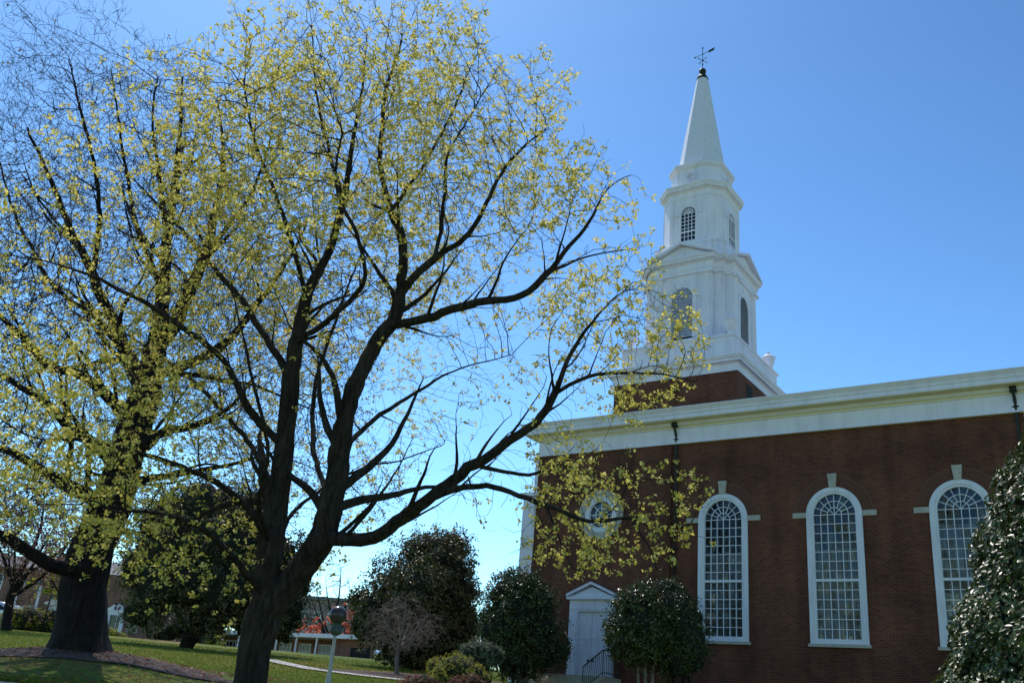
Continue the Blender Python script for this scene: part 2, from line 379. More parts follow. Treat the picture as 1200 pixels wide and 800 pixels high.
# vestibule bay 10 cm proud with the round opening and the doorway
YV = -.10
rect(-3.05, OC-ORR, Z0, ZT, YV); rect(OC+ORR, 3.45, Z0, ZT, YV); rect(OC-ORR, OC+ORR, Z0, OZ-ORR, YV); rect(OC-ORR, OC+ORR, OZ+ORR, ZT, YV)
n = 32
for i in range(n):
    a0, a1 = 2*pi*i/n, 2*pi*(i+1)/n
    def sq(a):
        c, s = math.cos(a), math.sin(a); k = ORR/max(abs(c), abs(s)); return OC+k*c, OZ+k*s
    p, q = sq(a0), sq(a1); P0 = (OC+ORR*math.cos(a0), OZ+ORR*math.sin(a0)); P1 = (OC+ORR*math.cos(a1), OZ+ORR*math.sin(a1))
    wall.add([(P0[0], YV, P0[1]), (p[0], YV, p[1]), (q[0], YV, q[1]), (P1[0], YV, P1[1])], [(0, 1, 2, 3)])
    wall.add([(P0[0], YV, P0[1]), (P1[0], YV, P1[1]), (P1[0], .3, P1[1]), (P0[0], .3, P0[1])], [(0, 1, 2, 3)])
wall.add([(3.45, YV, Z0), (3.45, 0, Z0), (3.45, 0, ZT), (3.45, YV, ZT)], [(0, 1, 2, 3)])
wall.add([(-3.05, NIN, Z0), (-3.05, YV, Z0), (-3.05, YV, ZT+1), (-3.05, NIN, ZT+1)], [(0, 1, 2, 3)])
wall.add([(XE, 0, Z0), (XE, NIN, Z0), (XE, NIN, ZT), (XE, 0, ZT)], [(0, 1, 2, 3)])
wall.add([(XE, NIN, Z0), (-3.05, NIN, Z0), (-3.05, NIN, ZT), (XE, NIN, ZT)], [(0, 1, 2, 3)])
mk('wall', wall.v, wall.f, M['brick'], CH)
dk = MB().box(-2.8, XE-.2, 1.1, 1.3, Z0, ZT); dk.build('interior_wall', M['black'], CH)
# entablature running round the body
body = [(-3.05, YV-.03), (XE, YV-.03), (XE, NIN), (-3.05, NIN)]
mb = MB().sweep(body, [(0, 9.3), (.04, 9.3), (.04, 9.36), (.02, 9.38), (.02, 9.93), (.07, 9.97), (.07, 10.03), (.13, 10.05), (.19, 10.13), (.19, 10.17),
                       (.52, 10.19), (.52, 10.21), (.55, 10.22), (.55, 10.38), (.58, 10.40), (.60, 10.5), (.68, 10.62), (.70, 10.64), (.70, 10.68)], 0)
nb_ = len(body); mb.m = [1 if (i//nb_ in (5, 6, 9, 10) and i < nb_*18) else 0 for i in range(len(mb.f))]  # bed moulding and soffit faces get the painted yellow bounce light
mb.build('cornice', [M['white'], M['painted_glow']], CH)
rf = MB().add([(-3.7, -.75, 10.67), (XE+.6, -.75, 10.67), (XE+.6, 9.3, 13.2), (-3.7, 9.3, 13.2), (XE+.6, NIN+.6, 10.67), (-3.7, NIN+.6, 10.67)],
              [(0, 1, 2, 3), (3, 2, 4, 5), (0, 3, 5), (1, 4, 2)]); rf.build('roof', M['roof'], CH)
# front pilasters seen edge-on at the left corner
for y0 in (YV-.02, 5.2, 12.4, NIN-1.0):
    p = MB().sweep([(-3.72, y0), (-3.052, y0), (-3.052, y0+1.0), (-3.72, y0+1.0)], [(0.06, Z0), (.06, .45), (.0, .5), (0, 6.95), (.04, 7.0), (.04, 7.08), (0, 7.1), (0, 7.35), (.12, 7.5), (.14, 7.66)])
    p.build('pilaster', M['white'], CH)
    MB().box(-3.22, -3.054, y0+.02, y0+.9, 7.662, 9.302).build('corner_board', M['white'], CH)
# arched windows
def muntins_arch(mb, cx, zs, zb, r, y, cols, rows, rail, rows2, t=.028, d=.05):
    w = 2*r
    for i in range(1, cols):
        x = cx-r+w*i/cols; mb.box(x-t/2, x+t/2, y, y+d, zb, zs)
    for k in range(rows2): z = zb+(rail-zb)*k/rows2; mb.box(cx-r, cx+r, y+.004, y+d-.004, z-t/2, z+t/2)
    mb.box(cx-r, cx+r, y-.02, y+d, rail-.045, rail+.045)
    for k in range(1, rows+1): z = rail+(zs-rail)*k/rows; mb.box(cx-r, cx+r, y+.004, y+d-.004, z-t/2, z+t/2)
    # fan: two rings and radial bars
    for rr in (r*.34, r*.66):
        o = [(cx-(rr+t/2)*math.cos(pi*i/20), zs+(rr+t/2)*math.sin(pi*i/20)) for i in range(21)]
        q = [(cx-(rr-t/2)*math.cos(pi*i/20), zs+(rr-t/2)*math.sin(pi*i/20)) for i in range(21)]
        mb.band_y(o, q, y+.002, y+d-.002)
    for i in range(1, 8):
        a = pi*i/8; c, s = math.cos(a), math.sin(a); r0 = r*.34 if i not in (2, 4, 6) else .0
        p0 = (cx+r0*c, zs+r0*s); p1 = (cx+r*c, zs+r*s); nx, nz = -s*t/2, c*t/2
        mb.prism_y([(p0[0]+nx, p0[1]+nz), (p0[0]-nx, p0[1]-nz), (p1[0]-nx, p1[1]-nz), (p1[0]+nx, p1[1]+nz)], y+.006, y+d-.006)
WLAB = ['arched white window nearest the door', 'middle arched white window', 'arched white window beside the tall evergreen cone', None, None]
for wi, cx in enumerate(WC):
    RI = .76
    f = MB()
    oz = ZB+.02
    f.band_y(arch(cx, ZS, RO-.006, oz), arch(cx, ZS, RI+.09, oz+.2 if 0 else oz), -.055, .10)
    f.band_y(arch(cx, ZS, RI+.10, oz), arch(cx, ZS, RI, oz), -.02, .12)
    f.box(cx-RI-.1, cx+RI+.1, -.045, .115, oz, oz+.17)
    fo = f.build('window', M['white_trim'], CH)
    if WLAB[wi]: fo['label'] = WLAB[wi]
    muntins = MB(); muntins_arch(muntins, cx, ZS, oz+.17, RI, .03, 6, 7, 3.73, 6, t=.024)
    muntins.build('muntin', M['white_trim'], fo)
    gp = arch(cx, ZS, RI+.02, oz+.1)
    MB().prism_y([(x, z) for x, z in gp][::-1], .085, .093).build('glass', M['glass'], fo)
    # curtains hanging behind the glass
    cv = []; cf = []; k = 60
    for i in range(k+1):
        x = cx-.98+1.96*i/k; y = .55+.05*math.sin(i*1.15+cx)+.03*math.sin(i*2.9)
        if .3 < i/k < .42 or .6 < i/k < .68: y += .12
        cv += [(x, y, 1.2), (x, y, 5.2+.5*math.sin(cx))]
    for i in range(k): cf.append((2*i, 2*i+2, 2*i+3, 2*i+1))
    mk('curtain', cv, cf, M['curtain'], fo)
    MB().box(cx-RO-.06, cx+RO+.06, -.13, .02, ZB-.09, ZB+.018).build('sill', M['stone'], fo)
    ks = MB().prism_y([(cx-.12, ZS+RO-.02), (cx+.12, ZS+RO-.02), (cx+.17, ZS+RO+.5), (cx-.17, ZS+RO+.5)], -.09, .02); ks.build('keystone', M['stone'], fo)
    for s in (-1, 1):
        a, b = sorted((cx+s*(RO+.004), cx+s*(RO+.5))); MB().box(a, b, -.05, .02, ZS-.1, ZS+.1).build('impost_block', M['stone'], fo)
    ar = MB(); n = 46
    def rg(r0, r1, a0, a1): return [(cx+r0*math.cos(a0), ZS+r0*math.sin(a0)), (cx+r1*math.cos(a0), ZS+r1*math.sin(a0)), (cx+r1*math.cos(a1), ZS+r1*math.sin(a1)), (cx+r0*math.cos(a1), ZS+r0*math.sin(a1))]
    for i in range(n):
        a0, a1 = .1+(pi-.2)*i/n, .1+(pi-.2)*(i+1)/n
        ar.prism_y(rg(RO+.003, RO+.42, a0, a1), -.004, .01, 0)
        if abs((a0+a1)/2-pi/2) > .13:
            ar.prism_y(rg(RO+.012, RO+.2, a0+.007, a1-.007), -.012, -.0045, 1)
            ar.prism_y(rg(RO+.215, RO+.395, a0+.007, a1-.007), -.012, -.0045, 1)
    ar.build('brick_arch', [M['mortar'], M['archbrick']], fo)
# round window
oc = MB(); n = 40
circ = lambda r: [(OC+r*math.cos(2*pi*i/n), OZ+r*math.sin(2*pi*i/n)) for i in range(n)]
oc.band_y(circ(ORR), circ(.56), YV-.05, YV+.12, closed=True)
ow = oc.build('round_window', M['white_trim'], CH)
s_ = MB().band_y(circ(1.06), circ(ORR-.01), YV-.07, YV+.02, closed=True); s_.build('stone_surround', M['stone'], ow)
mm = MB().band_y(circ(.30), circ(.27), YV+.03, YV+.07, closed=True)
for i in range(8):
    a = pi*i/4+pi/8*0; c, s = math.cos(a), math.sin(a); t = .016
    mm.prism_y([(OC+.0*c-s*t, OZ+.0*s+c*t), (OC+s*t, OZ-c*t), (OC+.6*c+s*t, OZ+.6*s-c*t), (OC+.6*c-s*t, OZ+.6*s+c*t)], YV+.034+.0005*i, YV+.066)
mm.build('muntin', M['white_trim'], ow)
MB().prism_y(circ(.6), YV+.08, YV+.088).build('glass', M['glass'], ow)
# doorway
DX = .12
sr = MB()
for s in (-1, 1):
    a, b = sorted((DX+s*.66, DX+s*1.04)); sr.box(a, b, YV-.16, YV, -.02, 2.52); 
    a, b = sorted((DX+s*.70, DX+s*1.0)); sr.box(a, b, YV-.185, YV-.16, .2, 2.4)
sr.box(DX-1.04, DX+1.04, YV-.165, YV, 2.52, 2.98)
sr.box(DX-1.0, DX+1.0, YV-.19, YV-.165, 2.6, 2.66)
dsur = sr.build('door_surround', M['white_trim'], CH)
pe = MB().box(DX-1.13, DX+1.13, YV-.32, YV, 2.985, 3.09)
pe.prism_y([(DX-1.06, 3.092), (DX+1.06, 3.092), (DX, 3.5)], YV-.2, YV)
for s in (-1, 1):
    pts = [(DX+s*1.15, 3.10), (DX+s*1.15, 3.2), (DX, 3.69), (DX, 3.59)]
    pe.prism_y(pts if s < 0 else pts[::-1], YV-.34-.002*s, YV+.0)
pe.build('pediment', M['white_trim'], dsur)
for s in (-1, 1):
    a, b = sorted((DX+s*.008, DX+s*.655)); d = MB().box(a, b, YV-.05, YV-.004, .0, 2.515)
    for (z0, z1) in ((.15, .62), (.75, 1.3), (1.42, 2.36)):
        for (xa, xb) in ((a+.06, a+.30), (a+.35, b-.06)): d.sweep([(xa, z0), (xb, z0), (xb, z1), (xa, z1)], [(0, 0), (-.02, .016), (-.05, .016)], 0); 
    # the raised panels were swept in plan: stand them up against the leaf
    st = 8
    d.mapv(lambda v: (v[0], YV-.05-v[2], v[1]), 8)
    do = d.build('door', M['white_trim'], CH)
    kx = DX+s*.1
    MB().lathe(0, 0, [(.02, 0), (.045, .02), (.045, .05), (.02, .07)], 12).mapv(lambda v: (kx+v[0], YV-.055-v[2], .62+v[1])).build('door_knob', M['iron'], do)
# steps and landing
st = MB().box(-2.3, 1.5, YV-1.35, YV-.002, -2.0, -.02)
for k in range(5): st.box(-1.2, 1.45, YV-1.35-.3*(k+1), YV-1.352-.3*k, -2.0, -.02-.15*(k+1))
tag(st.build('steps', M['stone'], CH), 'stone landing and steps below the white door')
rl = MB(); X = 1.38; yt = YV-1.3
top = [(X, YV-.1, .95), (X, yt, .95), (X, yt-1.5, .2)]
rl.tube(top, .025, 8); rl.tube([(X, YV-.1, .12), (X, yt, .12), (X, yt-1.5, -.63)], .016, 6)
for k in range(9): y = YV-.12-1.18*k/8; rl.tube([(X, y, -.02), (X, y, .95)], .02 if k in (0, 8) else .011, 6)
for k in range(1, 11): t = k/10; y = yt-1.5*t; rl.tube([(X, y, .1-.75*t), (X, y, .95-.75*t)], .02 if k == 10 else .011, 6)
rl.build('railing', M['iron'], CH)
# rain pipes
for x in (3.68, 16.32):
    p = MB().tube([(x, -.34, 10.12), (x, -.30, 9.9), (x, -.12, 9.45 if 0 else 9.6), (x, -.085-.02, 9.2), (x, -.105, -2.6)], .055, 10)
    p.box(x-.11, x+.11, -.40, -.2, 9.98, 10.17)
    for z in (9.5, 7.3, 5.0, 2.7, .4): p.box(x-.1, x+.1, -.17, -.002, z-.03, z+.03)
    p.build('rain_pipe', M['copper'], CH, True)

# ---- steeple
UC, VC = .66, 9.3
def sqr(h): return [(UC-h, VC-h), (UC+h, VC-h), (UC+h, VC+h), (UC-h, VC+h)]
def cross(c, a, b):
    q = [(-b, -a), (b, -a), (b, -c), (c, -c), (c, -b), (a, -b), (a, b), (c, b), (c, c), (b, c), (b, a), (-b, a), (-b, c), (-c, c), (-c, b), (-a, b), (-a, -b), (-c, -b), (-c, -c), (-b, -c)]
    return [(UC+x, VC+y) for x, y in q]
def octo(a, b): return [(UC+x, VC+y) for x, y in [(-b, -a), (b, -a), (a, -b), (a, b), (b, a), (-b, a), (-a, b), (-a, -b)]]
def rot4(mb, k, start=0):
    """turn what was built on the near face onto face k"""
    c, s = [(1, 0), (0, 1), (-1, 0), (0, -1)][k]
    return mb.mapv(lambda v: (UC+(v[0]-UC)*c-(v[1]-VC)*s, VC+(v[0]-UC)*s+(v[1]-VC)*c, v[2]), start)
def rotated(name, build, mat, parent, ks=(0, 1, 2, 3), smooth=False):
    for k in ks:
        mb = MB(); build(mb); rot4(mb, k); mb.build(name, mat, parent, smooth)
tb = MB().sweep(sqr(3.34), [(0, 9.0), (0, 14.72)]).build('tower_base', M['brick'], CH)
for xo0, xo1 in ((-2.1, -1.3), (.0, 2.4)):
    def opening(mb): mb.box(UC+xo0, UC+xo1, VC-3.36, VC-3.3, 12.4, 14.45)
    rotated('louvre_opening', opening, M['black'], tb, (1, 3))
tc = MB().sweep(sqr(3.34), [(.02, 14.70), (.05, 14.70), (.05, 15.06), (.09, 15.1), (.09, 15.13), (.27, 15.15), (.27, 15.27), (.31, 15.29), (.38, 15.42), (.38, 15.46), (.1, 15.52)]).build('tower_cornice', M['white'], CH)
pr_ = MB().sweep(sqr(3.1), [(0, 15.5), (.05, 15.5), (.05, 15.66), (0, 15.7), (0, 16.62), (.04, 16.64), (.09, 16.7), (.09, 16.78)])
def panels(mb):
    for x0, x1 in ((-2.95, -1.75), (-1.55, -.1), (.1, 1.55), (1.75, 2.95)):
        a, b = [(UC+x0, 15.82), (UC+x1, 15.82), (UC+x1, 16.5), (UC+x0, 16.5)], [(UC+x0+.06, 15.88), (UC+x1-.06, 15.88), (UC+x1-.06, 16.44), (UC+x0+.06, 16.44)]
        mb.band_y(a, b, VC-3.125, VC-3.099, closed=True)
pa = pr_.build('parapet', M['white'], CH)
rotated('parapet_panel', panels, M['white'], pa)
def urn(x, y, z):
    MB().lathe(x, y, [(.22, z), (.22, z+.08), (.12, z+.12), (.09, z+.2), (.2, z+.3), (.29, z+.5), (.33, z+.75), (.34, z+.82), (.38, z+.84), (.38, z+.9), (.3, z+.94), (.24, z+1.02), (.1, z+1.08), (.06, z+1.12), (.09, z+1.18), (.08, z+1.24), (.02, z+1.28)], 20).build('urn', M['white'], CH, True)
for sx, sy in ((-1, -1), (1, -1), (1, 1), (-1, 1)): urn(UC+sx*2.78, VC+sy*2.78, 16.78)
# stage one: louvred belfry of cross-shaped plan
c1, a1, b1 = 2.06, 2.43, 1.6
s1 = MB().sweep(cross(c1, a1, b1), [(.06, 16.75), (.06, 17.15), (0, 17.2), (0, 20.86), (.1, 20.86), (.1, 21.05), (.13, 21.07), (.13, 21.22), (.1, 21.23), (.1, 21.42), (.15, 21.46), (.18, 21.5), (.32, 21.54), (.32, 21.64), (.38, 21.72), (.38, 21.76)]).build('belfry', M['white'], CH)
def louvre(mb):
    mb.band_y(arch(UC, 19.55, .80, 17.22), arch(UC, 19.55, .60, 17.22), VC-a1-.07, VC-a1+.01)
    mb.box(UC-.9, UC-.62, VC-a1-.09, VC-a1, 19.5, 19.62); mb.box(UC+.62, UC+.9, VC-a1-.09, VC-a1, 19.5, 19.62)
    mb.prism_y([(UC-.09, 20.3), (UC+.09, 20.3), (UC+.13, 20.62), (UC-.13, 20.62)], VC-a1-.1, VC-a1)
    for k in range(24):
        z = 17.3+.12*k; hw = .6 if z < 19.55 else math.sqrt(max(.02, .36-(z-19.55)**2))
        mb.add([(UC-hw, VC-a1-.055, z), (UC+hw, VC-a1-.055, z), (UC+hw, VC-a1-.012, z+.07), (UC-hw, VC-a1-.012, z+.07),
                (UC-hw, VC-a1-.055, z-.012), (UC+hw, VC-a1-.055, z-.012), (UC+hw, VC-a1-.012, z+.055), (UC-hw, VC-a1-.012, z+.055)],
               [(0, 1, 2, 3), (7, 6, 5, 4), (0, 4, 5, 1), (3, 2, 6, 7)])
rotated('louvre', louvre, M['white'], s1)
def back(mb): mb.prism_y(arch(UC, 19.55, .62, 17.2)[::-1], VC-a1-.009, VC-a1+.02)
rotated('louvre_opening', back, M['black'], s1)
def colm(sx):
    def f(mb):
        x, y = UC+sx*1.32, VC-a1-.02
        mb.lathe(x, y, [(.27, 17.17), (.27, 17.25), (.25, 17.3), (.21, 17.36), (.2, 18.2), (.175, 20.5), (.2, 20.52), (.2, 20.56), (.175, 20.6), (.22, 20.68), (.26, 20.72)], 18)
        mb.box(x-.29, x+.29, y-.29, y+.1, 20.72, 20.855); mb.box(x-.29, x+.29, y-.29, y+.1, 16.8, 17.169)
    return f
for sx in (-1, 1): rotated('column', colm(sx), M['white'], s1)
def pilc(mb):   # flat pilasters on the recessed corners
    mb.box(UC+b1+.12, UC+c1-.05, VC-c1-.04, VC-c1, 17.2, 20.85)
def pild(mb): mb.box(UC-c1+.05, UC-b1-.12, VC-c1-.04, VC-c1, 17.2, 20.85)
rotated('corner_pilaster', pilc, M['white'], s1); rotated('corner_pilaster', pild, M['white'], s1)
def pedi(mb):
    h = b1+.38; zb = 21.765; y0 = VC-a1-.38
    mb.prism_y([(UC-h+.1, zb), (UC+h-.1, zb), (UC, zb+.82)], VC-a1-.12, VC-1.2)
    for s in (-1, 1):
        pts = [(UC+s*(h+.02), zb+.002), (UC+s*(h+.02), zb+.13), (UC, zb+1.0), (UC, zb+.84)]
        mb.prism_y(pts if s < 0 else pts[::-1], y0, VC-1.2)
rotated('pediment', pedi, M['white'], s1)
# pedestal of the lantern
MB().sweep(cross(1.92, 2.06, 1.45), [(0, 21.7), (0, 22.85), (.05, 22.9), (.05, 22.98), (-.05, 23.02)]).build('lantern_pedestal', M['white'], CH)
# stage two: eight-sided lantern
a2, b2 = 1.78, 1.12
s2 = MB().sweep(octo(a2, b2), [(.05, 22.9), (.05, 23.25), (0, 23.3), (0, 26.0), (.04, 26.02), (.04, 26.1), (.02, 26.12), (.02, 26.36), (.08, 26.4), (.1, 26.44), (.24, 26.48), (.24, 26.6), (.31, 26.72), (.31, 26.77), (-.1, 26.83)]).build('lantern', M['white'], CH)
def lw(mb):
    y = VC-a2
    mb.band_y(arch(UC, 25.0, .55, 23.3), arch(UC, 25.0, .42, 23.3), y-.05, y+.01)
    mb.box(UC-.85, UC-.56, y-.06, y, 24.93, 25.03); mb.box(UC+.56, UC+.85, y-.06, y, 24.93, 25.03)
    mb.box(UC-1.1, UC-.92, y-.05, y, 23.3, 26.0); mb.box(UC+.92, UC+1.1, y-.05, y, 23.3, 26.0)
    muntins_arch(mb, UC, 25.0, 23.3, .42, y-.035, 4, 5, 23.86, 2, t=.035, d=.03)
rotated('window', lw, M['white'], s2)
def lg(mb): mb.prism_y(arch(UC, 25.0, .43, 23.28)[::-1], VC-a2-.006, VC-a2+.02)
rotated('glass', lg, M['glassdark'], s2)
at2, bt2 = 1.5, .86
s3 = MB().sweep(octo(at2, bt2), [(.1, 26.78), (.1, 26.95), (.02, 27.0), (0, 27.05), (0, 28.08), (.05, 28.12), (.08, 28.16), (.14, 28.2), (.14, 28.3), (.17, 28.36), (.17, 28.4), (0, 28.44)]).build('attic', M['white'], CH)
def disc(mb):
    for r0, r1, dd in ((.29, .2, .09), (.13, .07, .08)):
        o = [(UC+r0*math.cos(2*pi*i/20), 27.55+r0*math.sin(2*pi*i/20)) for i in range(20)]; q = [(UC+r1*math.cos(2*pi*i/20), 27.55+r1*math.sin(2*pi*i/20)) for i in range(20)]
        mb.band_y(o, q, VC-at2-dd, VC-at2+.005, closed=True)
rotated('roundel', disc, M['white'], s3)
k = bt2/at2
def spo(a): return octo(a, a*.50)
sp = MB(); prof = [(1.44, 28.4), (1.40, 28.44), (1.30, 28.62), (1.22, 28.85), (1.16, 29.15), (.31, 35.25)]
n8 = 8; rings = []
for a, z in prof: rings += [(x, y, z) for x, y in spo(a)]
fs = [(j*8+i, j*8+(i+1) % 8, (j+1)*8+(i+1) % 8, (j+1)*8+i) for j in range(len(prof)-1) for i in range(8)]; fs.append(tuple(len(prof)*8-8+i for i in range(8)))
sp.add(rings, fs)
def m_spire():
    m, N, L, P = newmat('spire_metal_shingle')
    t = N.new('ShaderNodeTexCoord'); b = N.new('ShaderNodeTexBrick'); sx = N.new('ShaderNodeSeparateXYZ'); cb = N.new('ShaderNodeCombineXYZ')
    L.new(t.outputs['Object'], sx.inputs[0]); L.new(sx.outputs[0], cb.inputs[0]); L.new(sx.outputs[2], cb.inputs[1]); L.new(cb.outputs[0], b.inputs[0])
    b.inputs['Scale'].default_value = 1; b.inputs['Brick Width'].default_value = .5; b.inputs['Row Height'].default_value = .3; b.inputs['Mortar Size'].default_value = .014
    b.inputs['Color1'].default_value = (.78, .76, .84, 1); b.inputs['Color2'].default_value = (.78, .78, .82, 1); b.inputs['Mortar'].default_value = (.64, .65, .69, 1)
    L.new(b.outputs[0], P.inputs['Base Color']); P.inputs['Roughness'].default_value = .5; return m
spo_ = sp.build('spire', m_spire(), CH)
MB().sweep(octo(.31, .155), [(.02, 35.25), (.0, 35.4), (-.1, 35.62), (-.16, 35.7)]).build('spire_cap', M['copper'], spo_)
MB().lathe(UC, VC, [(.02, 35.66), (.12, 35.7), (.2, 35.8), (.22, 35.9), (.2, 36.0), (.12, 36.09), (.02, 36.13)], 20).build('ball', M['copper'], spo_, True)
vn = MB().tube([(UC, VC, 36.1), (UC, VC, 37.95)], .022, 6)
for z, r in ((36.5, .06), (36.85, .07), (37.4, .06), (37.95, .065)): vn.lathe(UC, VC, [(.01, z-r), (r*.8, z-r*.6), (r, z), (r*.8, z+r*.6), (.01, z+r)], 10)
for a in (-.5, -.5+pi/2): 
    c, s = math.cos(a)*.36, math.sin(a)*.36
    vn.tube([(UC-c, VC-s, 36.85), (UC+c, VC+s, 36.85)], .018, 6)
    for q in (-1, 1): vn.lathe(UC+q*c, VC+q*s, [(.01, 36.78), (.06, 36.85), (.01, 36.92)], 8)
a = -.15; c, s = math.cos(a), math.sin(a)   # arrow and feather
vn.tube([(UC-c*.6, VC-s*.6, 37.38), (UC+c*.72, VC+s*.72, 37.42)], .022, 6)
def flat(pts): 
    v = [(UC+c*u-s*.012, VC+s*u+c*.012, z) for u, z in pts]+[(UC+c*u+s*.012, VC+s*u-c*.012, z) for u, z in pts]; nn = len(pts)
    vn.add(v, [tuple(range(nn)), tuple(range(nn, 2*nn))[::-1]]+[(i, nn+i, nn+(i+1) % nn, (i+1) % nn) for i in range(nn)])
flat([(.42, 37.38), (.5, 37.3), (.98, 37.34), (.92, 37.44), (1.0, 37.54), (.52, 37.5)]); flat([(-.75, 37.38), (-.56, 37.3), (-.56, 37.46)])
vn.mapv(lambda v: (UC+(v[0]-UC)*.86, VC+(v[1]-VC)*.86, 36.1+(v[2]-36.1)*.86))
vn.build('weathervane', M['iron'], spo_)
# ------------------------------------------------------------------ trees: growth by space colonisation
rng = np.random.default_rng(11)
def grow(pos, par, att, D=.24, infl=2.6, kill=.42, iters=90, up=.06, jit=.12, maxn=60000):
    pos = [np.array(p) for p in pos]; par = list(par)
    att = np.asarray(att, np.float32)
    near = np.full(len(att), -1); dist = np.full(len(att), 1e9, np.float32)
    def upd(i0):
        nonlocal near, dist
        new = np.array(pos[i0:], np.float32)
        for k in range(0, len(new), 400):
            blk = new[k:k+400]
            d2 = ((att**2).sum(1)[:, None] - 2*att@blk.T + (blk**2).sum(1)[None]).clip(0)
            j = d2.argmin(1); d = np.sqrt(d2[np.arange(len(att)), j]); m = d < dist
            near[m] = j[m]+i0+k; dist[m] = d[m]
    upd(0); seen = {}
    for it in range(iters):
        m = dist < infl
        if not m.any(): break
        n_ = near[m]; P = np.array(pos, np.float32)
        v = att[m]-P[n_]; v /= np.linalg.norm(v, axis=1)[:, None]+1e-6
        acc = np.zeros((len(pos), 3)); np.add.at(acc, n_, v)
        act = np.unique(n_); i0 = len(pos)
        for a in act:
            d = acc[a]; l = np.linalg.norm(d)
            if l < 1e-3: continue
            d = d/l + rng.normal(0, jit, 3) + (0, 0, up)
            if par[a] >= 0:
                q = pos[a]-pos[par[a]]; q = q/(np.linalg.norm(q)+1e-6); d = d+.35*q
            d /= np.linalg.norm(d)
            c = seen.setdefault(int(a), [])
            if len(c) >= 3 or any(float(d@e) > .9 for e in c): 
                # blocked node: give up the attractors that keep calling it
                continue
            c.append(d); pos.append(pos[a]+D*d); par.append(int(a))
        if len(pos) == i0 or len(pos) > maxn: break
        upd(i0)
        keep = dist > kill
        att = att[keep]; near = near[keep]; dist = dist[keep]
        if not len(att): break
    return np.array(pos), np.array(par)
def prisms(A, B, ra, rb, n=3):
    """independent tapering prisms for thin twigs"""
    d = B-A; l = np.linalg.norm(d, axis=1)[:, None]+1e-9; d = d/l
    ref = np.where(np.abs(d[:, 2:3]) < .9, np.array([[0, 0, 1.]]), np.array([[1., 0, 0]]))
    u = np.cross(d, ref); u /= np.linalg.norm(u, axis=1)[:, None]; v = np.cross(d, u)
    ang = np.arange(n)*2*np.pi/n; c, s = np.cos(ang), np.sin(ang)
    off = u[:, None]*c[None, :, None]+v[:, None]*s[None, :, None]
    V = np.concatenate([A[:, None]+off*ra[:, None, None], B[:, None]+off*rb[:, None, None]], 1).reshape(-1, 3)
    k = np.arange(n); q = np.stack([k, (k+1) % n, (k+1) % n+n, k+n], 1)
    F = (np.arange(len(A))[:, None, None]*2*n+q[None]).reshape(-1, 4)
    return V, F
def leaves(P, Nrm, L, W, jit=.6, fold=.25, r=rng, lv=.3, down=0):
    """rhombic folded leaves: centre points P, preferred normals Nrm"""
    n = len(P); nn = Nrm+r.normal(0, jit, (n, 3)); nn /= np.linalg.norm(nn, axis=1)[:, None]
    t = r.normal(0, 1, (n, 3)); t[:, 2] -= down; t -= nn*(t*nn).sum(1)[:, None]; t /= np.linalg.norm(t, axis=1)[:, None]
    b = np.cross(nn, t); s = 1+r.uniform(-lv, lv, (n, 1))
    h = nn*fold*W*s
    V = np.stack([P-t*L*.5*s, P+b*W*.5*s+h, P+t*L*.5*s, P-b*W*.5*s+h], 1).reshape(-1, 3)
    i = np.arange(n)[:, None]*4
    F = np.concatenate([i+[[0, 1, 2]], i+[[0, 2, 3]]], 0)
    return V, F
def ball_pts(lobes, per):
    """lobes: (x,y,z,r) or (x,y,z,r,weight)"""
    out = []
    for lb in lobes:
        x, y, z, r = lb[:4]; wgt = lb[4] if len(lb) > 4 else 1
        n = max(3, int(per*wgt*r**3*4.19)); q = rng.normal(0, 1, (n, 3)); q /= np.linalg.norm(q, axis=1)[:, None]
        out.append(np.array([x, y, z])+q*r*rng.uniform(0, 1, (n, 1))**(1/2.6))
    return np.concatenate(out)
def v0r(p): return float(p[3])
